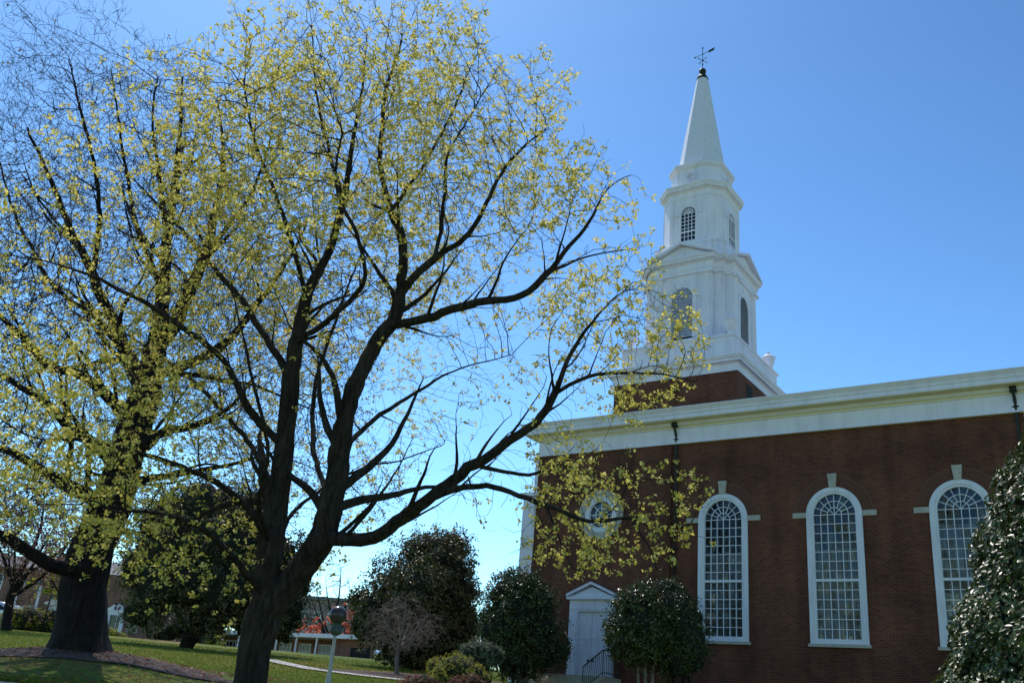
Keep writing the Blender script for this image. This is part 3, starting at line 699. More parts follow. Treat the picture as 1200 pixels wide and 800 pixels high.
def make_tree(name, label, group, base, limbs, lobes, per, bark, leafmat, D, infl, kill, tip=.006, e=2.25, tuft=(5, .05, .035), leaf_ok=None,
              twig=(2, .22), leafprob=.8, iters=90, minr=.0, cat='tree', flare=1.5, rootspread=None, up=.05, crownname='crown', exclude=None, tuft_sp=.06, clear=.3, mindep=2, sides=0, sscale=1.0):
    """limbs: list of polylines [(x,y,z,r)...]; first is the trunk; each later one starts near the wood already there"""
    pos, par, rmin = [], [], []
    for li, pl in enumerate(limbs):
        wob = np.zeros(3)
        pl = [np.array(p, float) for p in pl]
        last = -1
        if li > 0:
            A = np.array(pos); last = int(((A-pl[0][:3])**2).sum(1).argmin())
            pl[0] = np.array([*pos[last], pl[0][3]])
        # catmull-rom through the traced points
        Q = [pl[0]]+pl+[pl[-1]]
        for i in range(1, len(Q)-2):
            p0, p1, p2, p3 = Q[i-1:i+3]; k = max(1, int(round(np.linalg.norm((p2-p1)[:3])/D)))
            for j in range(k):
                t = j/k
                if i == 1 and j == 0 and li > 0: continue
                if li or i > 2: wob = wob*.86+rng.normal(0, (.35 if li else .15)*min(.09, .02+v0r(p1)*.25), 3)
                v = .5*((2*p1)+(-p0+p2)*t+(2*p0-5*p1+4*p2-p3)*t*t+(-p0+3*p1-3*p2+p3)*t**3)
                pos.append(v[:3]+wob); par.append(last); rmin.append(max(v[3], .004)); last = len(pos)-1
        pos.append(pl[-1][:3]); par.append(last); rmin.append(pl[-1][3])
    endb = []
    if sides:      # secondary limbs forking off the main ones
        n0 = len(pos); kid = [0]*n0
        for k in range(8, n0):
            if par[k] < 0 or rmin[k] > .2 or rmin[k] < .022 or rng.uniform() > sides*D: continue
            d = pos[k]-pos[par[k]]; d = d/(np.linalg.norm(d)+1e-9); v = rng.normal(0, 1, 3); v[2] = abs(v[2])*.6; v -= d*(v@d); v /= np.linalg.norm(v)
            d = d*.72+v*.7; rr0 = rmin[k]*rng.uniform(.38, .62); ln = min(3.2, max(.8, rr0*42))*rng.uniform(.7, 1.2)*sscale; m_ = max(3, int(ln/D)); cur = np.array(pos[k], float); last = k; bend = rng.normal(0, .028, 3)
            for j in range(m_):
                d = d+bend+rng.normal(0, .09, 3)+[0, 0, .03]; d /= np.linalg.norm(d); cur = cur+d*D
                if cur[2] < base[2]+3.0: break
                pos.append(cur.copy()); par.append(last); rmin.append(max(.006, rr0*(1-.85*(j+1)/m_))); last = len(pos)-1
                if j and rng.uniform() < .12: bend = rng.normal(0, .06, 3)
            endb.append((*cur, min(.55*sscale, ln*.4), 1.0))
    ns = len(pos)
    att = ball_pts(lobes, per)
    if endb: att = np.concatenate([att, ball_pts(endb, per*.55)])
    TR = np.array(pos); rm_ = np.array(rmin); sel = rm_ > .045; ok_ = np.ones(len(att), bool)
    for a_, q_ in zip(TR[sel], rm_[sel]): ok_ &= ((att-a_)**2).sum(1) > (clear+q_)**2
    att = att[ok_]
    if exclude is not None: att = att[~exclude(att)]
    pos, par = grow(pos, par, att, D, infl, kill, iters, up)
    N = len(pos); r = np.zeros(N); acc = np.zeros(N); kids = [[] for _ in range(N)]
    for i in range(N):
        if par[i] >= 0: kids[par[i]].append(i)
    for i in range(N-1, -1, -1):
        r[i] = max(tip, acc[i]**(1/e)) if acc[i] > 0 else tip
        if i < ns: r[i] = max(rmin[i], min(r[i], rmin[i]*1.25))
        if par[i] >= 0: acc[par[i]] += r[i]**e
    for i in range(N):
        if par[i] >= 0 and i >= ns: r[i] = min(r[i], r[par[i]]*.92)
    r = np.maximum(r, minr)
    root = empty(name, (0, 0, 0)); tag(root, label, cat, group)
    base = np.array(base); root.location = base
    pos = pos-base
    # thick wood: chained tubes
    V = []; F = []
    done = set()
    def ring_n(q): return 14 if q > .2 else 9 if q > .07 else 6
    order = [0]+[i for i in range(N) if par[i] >= 0]
    started = set()
    thr = .02
    starts = [0]
    main = [-1]*N
    for i in range(N):
        if kids[i]:
            kk = sorted(kids[i], key=lambda c: -r[c]+(0 if c < ns else .3)); main[i] = kk[0]
            for c in kk[1:]:
                if r[c] > thr: starts.append((i, c))
    for s in starts:
        if s == 0: ch = [0]; rr = [r[0]]
        else: ch = [s[0], s[1]]; rr = [min(r[s[1]]*1.15, r[s[0]]), r[s[1]]]
        cur = ch[-1]
        while main[cur] >= 0 and r[main[cur]] > thr:
            cur = main[cur]; ch.append(cur); rr.append(r[cur])
        if len(ch) < 2: continue
        k = ring_n(rr[min(1, len(rr)-1)]); pts = pos[ch]; ref = None; b0 = len(V)
        for i, p in enumerate(pts):
            d = pts[min(i+1, len(pts)-1)]-pts[max(i-1, 0)]; d = d/(np.linalg.norm(d)+1e-9)
            if ref is None: ref = np.cross(d, [0.3, .9, .1]); ref /= np.linalg.norm(ref)
            a = ref-d*(ref@d); a /= np.linalg.norm(a); ref = a; b = np.cross(d, a)
            for j in range(k):
                t = 2*math.pi*j/k; q = rr[i]
                if q > .06:
                    q *= 1+.06*math.sin(3*t+i*.2+s_hash(s))+.04*math.sin(5*t-i*.37)
                if s == 0 and flare:
                    hh = max(0, p[2]); f = math.exp(-hh/(.38*flare)); q *= 1+(flare-1)*f*(1+.35*math.sin(5*t+1))
                V.append(p+(a*math.cos(t)+b*math.sin(t))*q)
            if i:
                for j in range(k): F.append((b0+(i-1)*k+j, b0+(i-1)*k+(j+1) % k, b0+i*k+(j+1) % k, b0+i*k+j))
    nv = len(V)
    mk_np('trunk', np.array(V), np.array(F), bark, root, True)
    # thin wood
    idx = np.array([i for i in range(N) if par[i] >= 0 and r[i] <= thr])
    A, B = pos[par[idx]], pos[idx]; ra = np.minimum(r[par[idx]], r[idx]*1.2); rb = r[idx]
    # twigs beyond the grown wood
    dep = np.zeros(N, int)
    for i in range(ns, N): dep[i] = dep[par[i]]+1
    cand = np.array([i for i in range(ns, N) if r[i] < tip*2.6 and dep[i] > min(2, mindep)], dtype=int)
    cnt = twig[0]; tp = np.repeat(cand, cnt)
    dirn = pos[tp]-pos[par[tp]]; dirn /= np.linalg.norm(dirn, axis=1)[:, None]+1e-9
    d1 = dirn*.8+rng.normal(0, .55, dirn.shape)+[0, 0, .15]; d1 /= np.linalg.norm(d1, axis=1)[:, None]
    l1 = twig[1]*rng.uniform(.5, 1.4, (len(tp), 1)); T1 = pos[tp]+d1*l1*.5
    d2 = d1+rng.normal(0, .35, d1.shape)+[0, 0, .12]; d2 /= np.linalg.norm(d2, axis=1)[:, None]; T2 = T1+d2*l1*.5
    tr = np.full(len(tp), tip*.8)
    A = np.concatenate([A, pos[tp], T1]); B = np.concatenate([B, T1, T2])
    ra = np.concatenate([ra, tr, tr*.85]); rb = np.concatenate([rb, tr*.85, tr*.6])
    Vt, Ft = prisms(A, B, ra, rb)
    tag(mk_np('twigs', Vt, Ft, bark, root, False), kind='stuff')
    # leaf tufts
    if leafmat:
        cp = np.concatenate([T2, T1[rng.uniform(0, 1, len(T1)) < .35]]+([pos[cand][rng.uniform(0, 1, len(cand)) < .3]]))
        pr = np.full(len(cp), leafprob)
        if leaf_ok is not None: pr = pr*leaf_ok(cp+base)
        cp = cp[rng.uniform(0, 1, len(cp)) < pr]
        k, L, W = tuft; P = np.repeat(cp, k, 0)+rng.normal(0, tuft_sp, (len(cp)*k, 3))*[1, 1, .8]
        Vl, Fl = leaves(P, np.tile([[0, 0, .6]], (len(P), 1)), L, W, .8, down=.8, lv=.5)
        mk_np(crownname, Vl, Fl, leafmat, root)
    print(name, 'nodes', N, 'twigs', len(tp), 'tips leaves', len(Fl)//2 if leafmat else 0)
    return root
def s_hash(s): return 0 if s == 0 else (s[0] % 7)
def P3(px, py, d, r=0): 
    q = at(px, py, d); return (q[0], q[1], q[2], r)
def lobes_px(lst, d0):
    """lst: (px,py,depth offset, radius px[, weight]) turned into balls in metres at their own depth"""
    out = []
    for t in lst:
        q = at(t[0], t[1], d0+t[2]); rm = t[3]/FPX*np.linalg.norm(q-EYE); out.append((q[0], q[1], q[2], rm)+tuple(t[4:]))
    return out

# --- the big tree with fresh yellow-green tufts, in front
dA = 16.0
def LA(*p): return [P3(a, b, dA+c, r*(.86 if r < .25 else .96)) for a, b, c, r in p]
baseA = (-3.62, 16.0, gz(0, 16.0)-.05)
limbsA = [
 [(baseA[0]-.02, 16.0, baseA[2]-.1, .27)]+LA((291, 855, 0, .245), (293, 800, 0, .235), (299, 762, 0, .24), (307, 725, 0, .25), (313, 690, 0, .20), (318, 640, .05, .205), (324, 580, .1, .19), (331, 520, .15, .175), (340, 450, .2, .155), (347, 400, .25, .13), (360, 340, .3, .11), (383, 298, .4, .09), (402, 235, .5, .07), (412, 170, .6, .05), (425, 100, .6, .03), (430, 40, .6, .015)),
 LA((312, 718, 0, .21), (338, 695, -.1, .215), (365, 665, -.2, .22), (384, 635, -.3, .21), (393, 590, -.3, .19), (400, 530, -.3, .175), (412, 475, -.3, .165), (432, 420, -.3, .15), (462, 375, -.3, .12), (474, 335, -.2, .105), (470, 290, -.1, .085), (456, 240, 0, .07), (445, 180, 0, .05), (452, 110, .1, .035), (470, 40, .2, .018)),
 LA((470, 352, -.3, .075), (505, 305, -.6, .065), (545, 278, -.8, .055), (570, 240, -1, .045), (595, 195, -1.1, .032), (640, 150, -1.2, .014)),
 LA((462, 392, -.3, .085), (500, 375, -.7, .075), (560, 356, -1, .066), (600, 350, -1.2, .06), (638, 322, -1.3, .055), (660, 297, -1.3, .046), (690, 262, -1.4, .034), (712, 225, -1.4, .02), (740, 205, -1.4, .01)),
 LA((640, 318, -1.3, .03), (690, 300, -1.1, .022), (750, 290, -.9, .01)),
 LA((388, 640, -.3, .125), (430, 632, -.7, .108), (470, 605, -1, .097), (510, 580, -1.3, .088), (560, 545, -1.6, .08), (600, 517, -1.8, .072), (628, 498, -1.9, .064), (650, 462, -2, .058), (660, 432, -2, .045), (678, 395, -2, .034), (705, 360, -2, .02), (735, 335, -2, .01)),
 LA((655, 458, -2, .04), (690, 440, -2.3, .034), (733, 436, -2.5, .026), (775, 437, -2.6, .018), (815, 447, -2.7, .008)),
 LA((500, 588, -1.2, .05), (545, 572, -1.9, .046), (590, 572, -2.4, .042), (640, 590, -2.8, .036), (690, 610, -3, .03), (740, 606, -3.1, .022), (790, 625, -3.2, .010)),
 LA((560, 548, -1.6, .04), (610, 556, -1.2, .034), (660, 545, -1, .024), (700, 525, -.8, .012)),
 LA((640, 592, -2.8, .025), (655, 630, -3, .018), (672, 665, -3.1, .008)),
 LA((740, 606, -3.1, .018), (760, 640, -3.2, .012), (770, 668, -3.2, .007)),
 LA((343, 440, .2, .075), (310, 395, .6, .066), (280, 345, 1, .055), (240, 300, 1.2, .045), (195, 250, 1.4, .032), (150, 200, 1.5, .018), (125, 160, 1.5, .01)),
 LA((330, 520, .15, .085), (290, 478, -.4, .075), (262, 425, -.8, .062), (215, 385, -1.2, .05), (160, 350, -1.5, .036), (95, 320, -1.8, .022), (30, 300, -2, .01)),
 LA((318, 640, .05, .075), (285, 590, -.6, .066), (245, 560, -1.1, .056), (190, 540, -1.6, .044), (120, 520, -2, .03), (50, 515, -2.3, .014)),
 LA((355, 345, .3, .055), (345, 290, -.2, .046), (325, 230, -.5, .036), (300, 165, -.7, .025), (285, 95, -.8, .012)),
 LA((404, 235, .5, .045), (385, 170, .9, .036), (370, 100, 1.1, .025), (365, 30, 1.2, .012)),
 LA((400, 530, -.3, .06), (440, 490, .6, .05), (490, 455, 1.2, .036), (540, 430, 1.6, .02), (600, 415, 1.8, .01)),
 LA((394, 585, -.3, .055), (370, 540, .9, .05), (365, 470, 1.8, .042), (385, 400, 2.3, .032), (410, 330, 2.6, .02), (440, 260, 2.8, .01)),
 LA((345, 405, .25, .06), (390, 370, -1.2, .05), (427, 330, -2, .042), (420, 280, -2.4, .034), (395, 220, -2.6, .026), (400, 150, -2.7, .014)),
 LA((456, 245, 0, .04), (500, 190, .8, .034), (530, 130, 1.2, .024), (560, 60, 1.4, .012)),
 LA((508, 303, -.6, .04), (520, 240, -.2, .034), (525, 180, 0, .026), (560, 120, 0, .014), (590, 70, 0, .008)),
 LA((308, 700, 0, .07), (270, 650, -1, .06), (225, 610, -1.8, .046), (180, 600, -2.4, .03), (140, 600, -2.8, .014)),
 LA((324, 580, .1, .06), (300, 530, 1.2, .05), (250, 470, 2, .04), (190, 420, 2.6, .026), (130, 380, 3, .012)),
 LA((316, 655, .05, .05), (345, 600, 1.4, .044), (400, 560, 2.2, .034), (460, 540, 2.8, .02), (520, 520, 3.2, .01)),
 LA((318, 640, .05, .05), (300, 590, -1.4, .044), (310, 520, -2.2, .036), (290, 430, -2.8, .026), (270, 340, -3.2, .014)),
]
lobA = lobes_px([
 (425, 88, 0, 84), (520, 108, 0, 78), (340, 135, 0, 88), (600, 150, -.5, 62), (270, 170, .5, 90), (430, 190, 0, 120), (540, 200, 0, 90), (200, 215, .6, 70), (330, 280, 0, 120),
 (130, 340, 0, 70), (230, 370, .5, 100), (650, 260, -1, 70, 1.2), (715, 230, -1.4, 42, 1.2), (720, 300, -1.2, 50, 1.2), (620, 340, -1, 45, .7), (50, 350, -1, 50), (60, 430, -1, 75, .8),
 (450, 300, 0, 80, .7), (530, 290, -.6, 65, .8), (740, 370, -2, 58, 1.3), (690, 400, -2, 50, 1.3), (790, 430, -2.6, 42, 1.6), (740, 445, -2.5, 45, 1.5), (640, 450, -1.9, 42, 1), (560, 470, 0, 42, .5), (500, 520, -.5, 45, .5),
 (640, 545, -1.6, 50, 1.3), (590, 300, -1, 48, .8), (560, 420, .5, 40, .7), (600, 440, .5, 34, .7), (690, 570, -2.8, 40, 1.5), (720, 610, -3, 46, 1.7), (780, 612, -3.2, 44, 2.2), (700, 640, -3, 40, 2), (740, 575, -3.1, 34, 2), (620, 640, -2.7, 34, 1.6), (765, 660, -3.2, 26, 1.8), (650, 620, -2.9, 42, 1.5), (670, 665, -3, 28, 1.7), (590, 580, -2.2, 40, 1.2), (560, 590, -1.8, 30, .8), (480, 590, -.8, 45, .6),
 (170, 500, -1.5, 90, .9), (70, 560, -2, 85, .8), (240, 560, -1.5, 85, 1.1), (180, 610, -2, 65, 1.3), (270, 620, -1.2, 60, 1.2), (120, 640, -2.4, 45, 1), (330, 430, 1.5, 80, .6), (400, 480, 1, 70, .5), (300, 500, 1.5, 70, .6), (400, 400, 0, 90, .5), (390, 590, 1.5, 50, .5), (20, 480, -2, 50, .8),
 (340, 100, 2.5, 60), (480, 150, 2.5, 70), (300, 350, 3, 80), (200, 400, 3, 70), (350, 250, -3, 70), (500, 350, 2.5, 60, .6)], dA)
def deepen(lobes, eye_d, pxmax, offs):
    """the crown is as deep as it is wide: repeat its lobes nearer and further off"""
    out = list(lobes)
    for l in lobes:
        if l[0] < pxmax and l[3] > .75:
            for o in offs:
                k = 1+.18*rng.uniform(-1, 1)
                out.append((l[0]+rng.normal(0, .5), l[1]+o*k, l[2]+rng.normal(0, .4)-.25*abs(o), l[3]*.85)+tuple(l[4:]))
    return out
lobA = deepen(lobA, dA, .6, (-1.9, 2.4))
lobA += [(l[0], l[1]+o, l[2]+.1, l[3]*.9)+tuple(l[4:]) for l in lobA if l[0] > .6 and l[2] < baseA[2]+7.5 for o in (-.7, .7)]
def okA(p):
    """fewer tufts low inside the crown"""
    d = np.sqrt(((p-np.array([baseA[0]+.6, 16, baseA[2]+5.5]))**2).sum(1))
    f = np.clip((d-1.2)/3.2, .12, 1)
    q = p*1.5
    patch = np.sin(q[:, 0]*1.3+np.sin(q[:, 1]*1.1))+np.sin(q[:, 2]*1.4+np.sin(q[:, 0]*.9)*1.3)+np.sin(q[:, 1]*1.6+q[:, 2]*.7)
    main = np.where(p[:, 0] < .4, np.where((p[:, 0] < -4.2) & (p[:, 2] < baseA[2]+5.2), .6, .54), np.where(p[:, 2] < baseA[2]+6.5, 1.7, .85))
    return f*main*np.clip(.95+.45*patch, .25, 1.5)
make_tree('tufted_tree', 'large spreading tree in front with fresh yellow-green tufts and a forked trunk', None, baseA, limbsA, lobA, 46.0, M['bark_a'], M['tuft'],
          .15, 2.6, .215, tip=.0036, e=2.0, tuft=(9, .052, .038), leaf_ok=okA, twig=(1, .22), leafprob=.86, flare=1.2, up=.04, iters=110, tuft_sp=.036, sides=1.5)

# --- the old thick-trunked tree behind it on the left, mostly bare
dB = 25.0
def LB(*p): return [P3(a, b, dB+c, r*.9) for a, b, c, r in p]
baseB = (-10.02, 25.0, gz(0, 25)+.45)
limbsB = [
 [(-10.02, 25.0, baseB[2]-.2, .68)]+LB((94, 745, 0, .62), (97, 715, 0, .57), (101, 680, 0, .55), (109, 640, 0, .54), (126, 595, 0, .52), (145, 545, .1, .46), (160, 500, .2, .42), (175, 450, .3, .36), (186, 400, .4, .27), (192, 340, .5, .2), (196, 280, .6, .15), (205, 210, .7, .1), (212, 140, .8, .06), (214, 90, .8, .03)),
 LB((182, 415, .4, .26), (205, 385, .2, .24), (220, 350, 0, .2), (238, 300, -.2, .16), (255, 240, -.4, .11), (262, 180, -.4, .07), (255, 120, -.4, .03)),
 LB((170, 465, .3, .22), (150, 415, .6, .2), (132, 370, .9, .17), (108, 320, 1.2, .14), (82, 265, 1.4, .11), (58, 210, 1.6, .08), (32, 150, 1.8, .04)),
 LB((158, 505, .2, .2), (130, 470, -.8, .17), (95, 440, -1.4, .14), (56, 425, -2, .12), (20, 385, -2.4, .08), (-30, 340, -2.6, .05)),
 LB((145, 552, 0, .2), (118, 530, -1, .17), (80, 500, -1.8, .14), (45, 470, -2.4, .1), (0, 440, -3, .06), (-40, 400, -3, .03)),
 LB((132, 600, 0, .24), (100, 580, -1, .2), (60, 560, -2, .15), (20, 535, -2.8, .1), (-30, 520, -3.2, .05)),
 LB((118, 655, 0, .26), (85, 665, -.8, .21), (45, 655, -1.4, .17), (10, 632, -1.8, .14), (-40, 610, -2, .08)),
 LB((178, 440, .3, .18), (225, 425, 0, .16), (262, 400, -.3, .13), (300, 355, -.5, .1), (335, 310, -.6, .06), (360, 260, -.7, .03)),
 LB((140, 400, .7, .1), (110, 370, 1.6, .09), (60, 330, 2.4, .07), (20, 260, 3, .05), (0, 190, 3.4, .03)),
 LB((108, 320, 1.2, .1), (118, 260, .8, .08), (112, 200, .6, .06), (95, 130, .5, .04), (80, 70, .4, .02)),
 LB((192, 340, .5, .11), (165, 280, 1.2, .09), (150, 210, 1.6, .06), (140, 140, 1.8, .04), (130, 80, 1.9, .02)),
 LB((196, 285, .6, .08), (190, 220, -.4, .07), (180, 150, -.8, .04), (185, 90, -1, .02)),
 LB((238, 300, -.2, .08), (285, 245, 0, .06), (310, 190, .2, .04), (320, 140, .4, .02)),
 LB((150, 540, .1, .14), (185, 510, -1, .12), (225, 500, -1.8, .09), (265, 480, -2.4, .06), (300, 440, -2.8, .03)),
 LB((140, 575, .1, .14), (170, 560, 1, .12), (215, 555, 1.6, .09), (270, 545, 2, .06), (320, 530, 2.2, .03)),
]
lobB = lobes_px([(75, 110, .5, 62), (30, 180, 1, 65), (130, 170, 1, 80), (190, 120, 0, 55), (240, 170, 0, 70), (60, 270, 1, 90), (160, 290, 0, 90), (270, 290, 0, 80), (330, 300, 0, 60),
 (10, 350, -1, 85), (90, 390, -1, 85), (260, 400, 0, 70), (0, 460, -2, 80), (80, 490, -1.5, 75), (330, 390, 0, 60, .7), (300, 470, -1, 60, .8), (230, 490, -1.5, 50), (20, 570, -2.5, 70), (-20, 620, -2, 60), (70, 610, -1.5, 50), (400, 400, 1, 60, .6), (290, 540, 2, 50, .8), (380, 500, 2, 60, .6), (440, 560, 3, 50, .6), (-60, 300, 0, 90, .5), (-60, 500, 0, 90, .5)], dB)
lobB = deepen(lobB, dB, 99, (-3.2, 3.2))
def okB(p):
    h = p[:, 2]-baseB[2]
    return np.where(h < 12.5, .8, .12)*np.clip(1.15-h/18, .1, 1)
make_tree('old_bare_tree', 'massive dark tree with a flared trunk on a mulch ring, mostly bare purple-grey twigs', None, baseB, limbsB, lobB, 17, M['bark_b'], M['bud'],
          .25, 2.8, .31, tip=.0058, e=2.2, tuft=(3, .075, .05), leaf_ok=okB, twig=(2, .34), leafprob=.4, flare=1.28, up=.06, iters=80, sides=.9, sscale=1.3)

# --- small leafless trees
def simple_tree(name, label, base, h, r0, spread, n_limb, per, bark, leafmat, D, seed, tip=.006, leafprob=.8, tuft=(4, .06, .05), low=.25, cat='tree', twig=(2, .2), group=None, kill=None, lobes=None, flare=1.3):
    rr = random.Random(seed); x, y, z = base
    limbs = [[(x, y, z-.1, r0), (x+.05*h*rr.uniform(-1, 1), y, z+h*low, r0*.8), (x+.06*h*rr.uniform(-1, 1), y+.04*h*rr.uniform(-1, 1), z+h*.62, r0*.4), (x, y, z+h*.92, r0*.1)]]
    for k in range(n_limb):
        a = 2*math.pi*k/n_limb+rr.uniform(-.4, .4); t = low*rr.uniform(.75, 1.5)
        s = spread*rr.uniform(.7, 1.0)
        limbs.append([(x, y, z+h*t, r0*.5), (x+s*.4*math.cos(a), y+s*.4*math.sin(a), z+h*(t+.16), r0*.36), (x+s*.8*math.cos(a), y+s*.8*math.sin(a), z+h*(t+.3+.15*rr.random()), r0*.15), (x+s*.95*math.cos(a), y+s*.95*math.sin(a), z+h*(t+.42), r0*.06)])
    if lobes is None:
        lobes = [(x, y, z+h*.66, h*.33)]+[(x+spread*.62*math.cos(a), y+spread*.62*math.sin(a), z+h*(.52+.12*math.sin(a*3)), spread*.42) for a in [k*2*math.pi/7 for k in range(7)]]
    return make_tree(name, label, group, base, limbs, lobes, per, bark, leafmat, D, h*.4, kill or D*1.6, tip=tip, tuft=tuft, twig=twig, leafprob=leafprob, flare=flare, cat=cat, iters=50, clear=.08, mindep=0)
def onground(px, py, d):
    q = at(px, py, d); return (q[0], d, gz(q[0], d))
simple_tree('bare_dogwood', 'small bare pinkish-grey tree in the mulch bed before the dark magnolia', onground(466, 785, 40.5), 3.35, .085, 1.75, 9, 42, M['bark_c'], None, .14, 3, tip=.006, kill=.15, twig=(3, .2))
b = onground(8, 735, 52)
simple_tree('blooming_tree', 'slender tree with a haze of reddish twigs at the left edge by the silver car', b, 8.2, .2, 3.6, 7, 4.5, M['bark_b'], M['pinktwig'], .3, 8, tip=.010, leafprob=.95, tuft=(6, .1, .07), kill=.45, twig=(2, .4))
b = onground(70, 735, 62)
simple_tree('yellowing_tree', 'low tree with yellow-olive leaves behind the thick trunk', b, 5.6, .14, 2.4, 7, 4.5, M['bark_b'], M['yew'], .3, 9, tip=.012, leafprob=1, tuft=(5, .16, .12), kill=.42, twig=(2, .3))
b = onground(385, 765, 112)
simple_tree('leafless_street_tree', 'far leafless grey tree in front of the distant block', b, 11.5, .25, 3.6, 8, .5, M['bark_b'], None, .6, 12, tip=.03, kill=.9, twig=(2, .8))
for k, (px, d, h, s, lab) in enumerate([(357, 104, 4.3, 2.0, 'red-leaved tree behind the low building, nearest the forked trunk'), (373, 107, 4.0, 1.7, 'smallest red-leaved tree, between the other two behind the low building'), (402, 105, 6.0, 2.3, 'tallest red-leaved tree, rising right of the lamp post behind the low building')]):
    b = onground(px, 770, d)
    simple_tree('red_leaved_tree', lab, b, h, .12, s, 6, 1.6, M['bark_b'], M['redleaf'], .45, 20+k, tip=.02, leafprob=1, tuft=(7, .3, .24), kill=.6, group='red-leaved trees behind the low building', twig=(2, .4))
b = onground(178, 757, 60)
simple_tree('bare_shrub', 'bare many-stemmed brown shrub before the brick building windows', b, 2.6, .05, 1.5, 10, 14, M['bark_c'], None, .2, 31, tip=.012, low=.1, kill=.3, cat='shrub', twig=(2, .3))

# --- dense evergreens
def evergreen(name, label, base, lobes, n, L, W, mat, stems, cat='tree', bark=None, core=.72, group=None, jit=.7, fold=.25, shell=.28, down=.3, corem=None, sub=0):
    root = empty(name, base); tag(root, label, cat, group); bx_, by_, bz_ = base
    t = MB()
    for (x0, y0, x1, y1, z1, r) in stems:
        t.tube([(x0, y0, -.15), (x0*.7+x1*.3+.04, y0*.7+y1*.3, z1*.35), (x0*.3+x1*.7, y0*.3+y1*.7-.04, z1*.7), (x1, y1, z1)], [r*1.25, r, r*.8, r*.5], 8)
    if stems: t.build('trunk', bark or M['bark_b'], root, True)
    if sub:
        ex = []
        for l in lobes:
            for _ in range(sub):
                v = rng.normal(0, 1, 3); v /= np.linalg.norm(v); q_ = l[3]*rng.uniform(.72, .98)
                ex.append((l[0]+v[0]*q_, l[1]+v[1]*q_, l[2]+abs(v[2])*q_*(1 if rng.uniform() < .75 else -1), l[3]*rng.uniform(.2, .36)))
        core_lobes = list(lobes); lobes = list(lobes)+ex
    else: core_lobes = lobes
    vol = np.array([l[3]**2*(l[4] if len(l) > 4 else 1)*(l[5] if len(l) > 5 else 1) for l in lobes]); cnt = (n*vol/vol.sum()).astype(int)
    P = []; Q = []
    for l, c in zip(lobes, cnt):
        q = rng.normal(0, 1, (c, 3)); q /= np.linalg.norm(q, axis=1)[:, None]
        # clumps: leaves gather round a few hundred shoot tips
        nc = max(6, c//14); cq = rng.normal(0, 1, (nc, 3)); cq /= np.linalg.norm(cq, axis=1)[:, None]
        ci = rng.integers(0, nc, c); rad_ = l[3]*(1+rng.uniform(-shell, .10, nc)+.22*(rng.uniform(0, 1, nc) > .88))[ci][:, None]
        sz = l[4] if len(l) > 4 else 1
        ctr = cq[ci]*rad_*[1, 1, sz]; P.append(np.array(l[:3])+ctr+rng.normal(0, L*.75, (c, 3))); Q.append(cq[ci]*.8+q*.2+[0, 0, .25])
    P = np.concatenate(P); Q = np.concatenate(Q)
    keep = P[:, 2] > .05
    # drop leaves buried deep inside other lobes
    for l in lobes:
        sz = l[4] if len(l) > 4 else 1
        keep &= ~((((P-np.array(l[:3]))/[1, 1, sz])**2).sum(1) < (l[3]*.62)**2)
    V, F = leaves(P[keep], Q[keep], L, W, jit, fold, down=down)
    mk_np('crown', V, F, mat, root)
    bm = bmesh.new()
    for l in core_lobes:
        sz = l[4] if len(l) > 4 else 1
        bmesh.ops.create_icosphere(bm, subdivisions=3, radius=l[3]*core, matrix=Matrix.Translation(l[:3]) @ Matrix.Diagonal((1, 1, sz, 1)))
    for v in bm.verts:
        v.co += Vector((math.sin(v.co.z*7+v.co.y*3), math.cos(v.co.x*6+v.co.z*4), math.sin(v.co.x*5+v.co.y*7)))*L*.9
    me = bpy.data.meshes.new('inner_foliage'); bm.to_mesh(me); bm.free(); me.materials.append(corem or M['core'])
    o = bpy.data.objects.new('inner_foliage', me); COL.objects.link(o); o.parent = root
    return root
def rel(px, py, d, base, rpx, *extra):
    q = at(px, py, d)-np.array(base); return (q[0], q[1], q[2], rpx/FPX*np.linalg.norm(at(px, py, d)-EYE))+extra
# magnolia in the middle distance
b = onground(487, 788, 48)
mg = [rel(*t[:3], b, *t[3:]) for t in [(478, 700, 48, 46), (515, 668, 48.3, 40), (500, 655, 47.5, 30), (526, 645, 48.5, 24), (535, 700, 48, 27), (445, 715, 47.5, 27), (432, 735, 48, 20), (425, 702, 48.4, 14), (545, 735, 48.5, 22), (500, 740, 48, 44), (470, 757, 48, 26), (530, 762, 48.2, 24), (548, 690, 48, 12), (490, 690, 46, 32), (505, 720, 50, 40)]]
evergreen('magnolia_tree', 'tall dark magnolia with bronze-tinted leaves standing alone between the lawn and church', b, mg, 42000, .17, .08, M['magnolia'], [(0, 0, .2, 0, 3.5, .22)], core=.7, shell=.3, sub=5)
# broad dark tree behind the forked trunk
b = onground(218, 757, 50)
mg = [rel(*t[:3], b, *t[3:]) for t in [(190, 690, 50, 34), (230, 680, 50, 42), (270, 690, 49.5, 40), (310, 700, 50, 36), (335, 715, 50.5, 24), (345, 680, 51, 24), (165, 715, 50.5, 20), (250, 720, 50, 24), (290, 728, 50, 20), (210, 645, 51, 42), (265, 640, 50, 44), (320, 655, 51, 34), (335, 738, 51, 14), (240, 600, 51, 40), (295, 605, 51, 34), (195, 612, 51, 34), (170, 665, 51, 30)]]
evergreen('broad_evergreen', 'broad dark evergreen behind the forked trunk, its low branches over the lawn', b, mg, 42000, .19, .09, M['magnolia'], [(0, 0, .3, 0, 3.2, .3), (.1, 0, -1.6, .3, 3.0, .12), (.1, 0, 2.0, 0, 2.7, .12)], core=.72, shell=.3, sub=5)
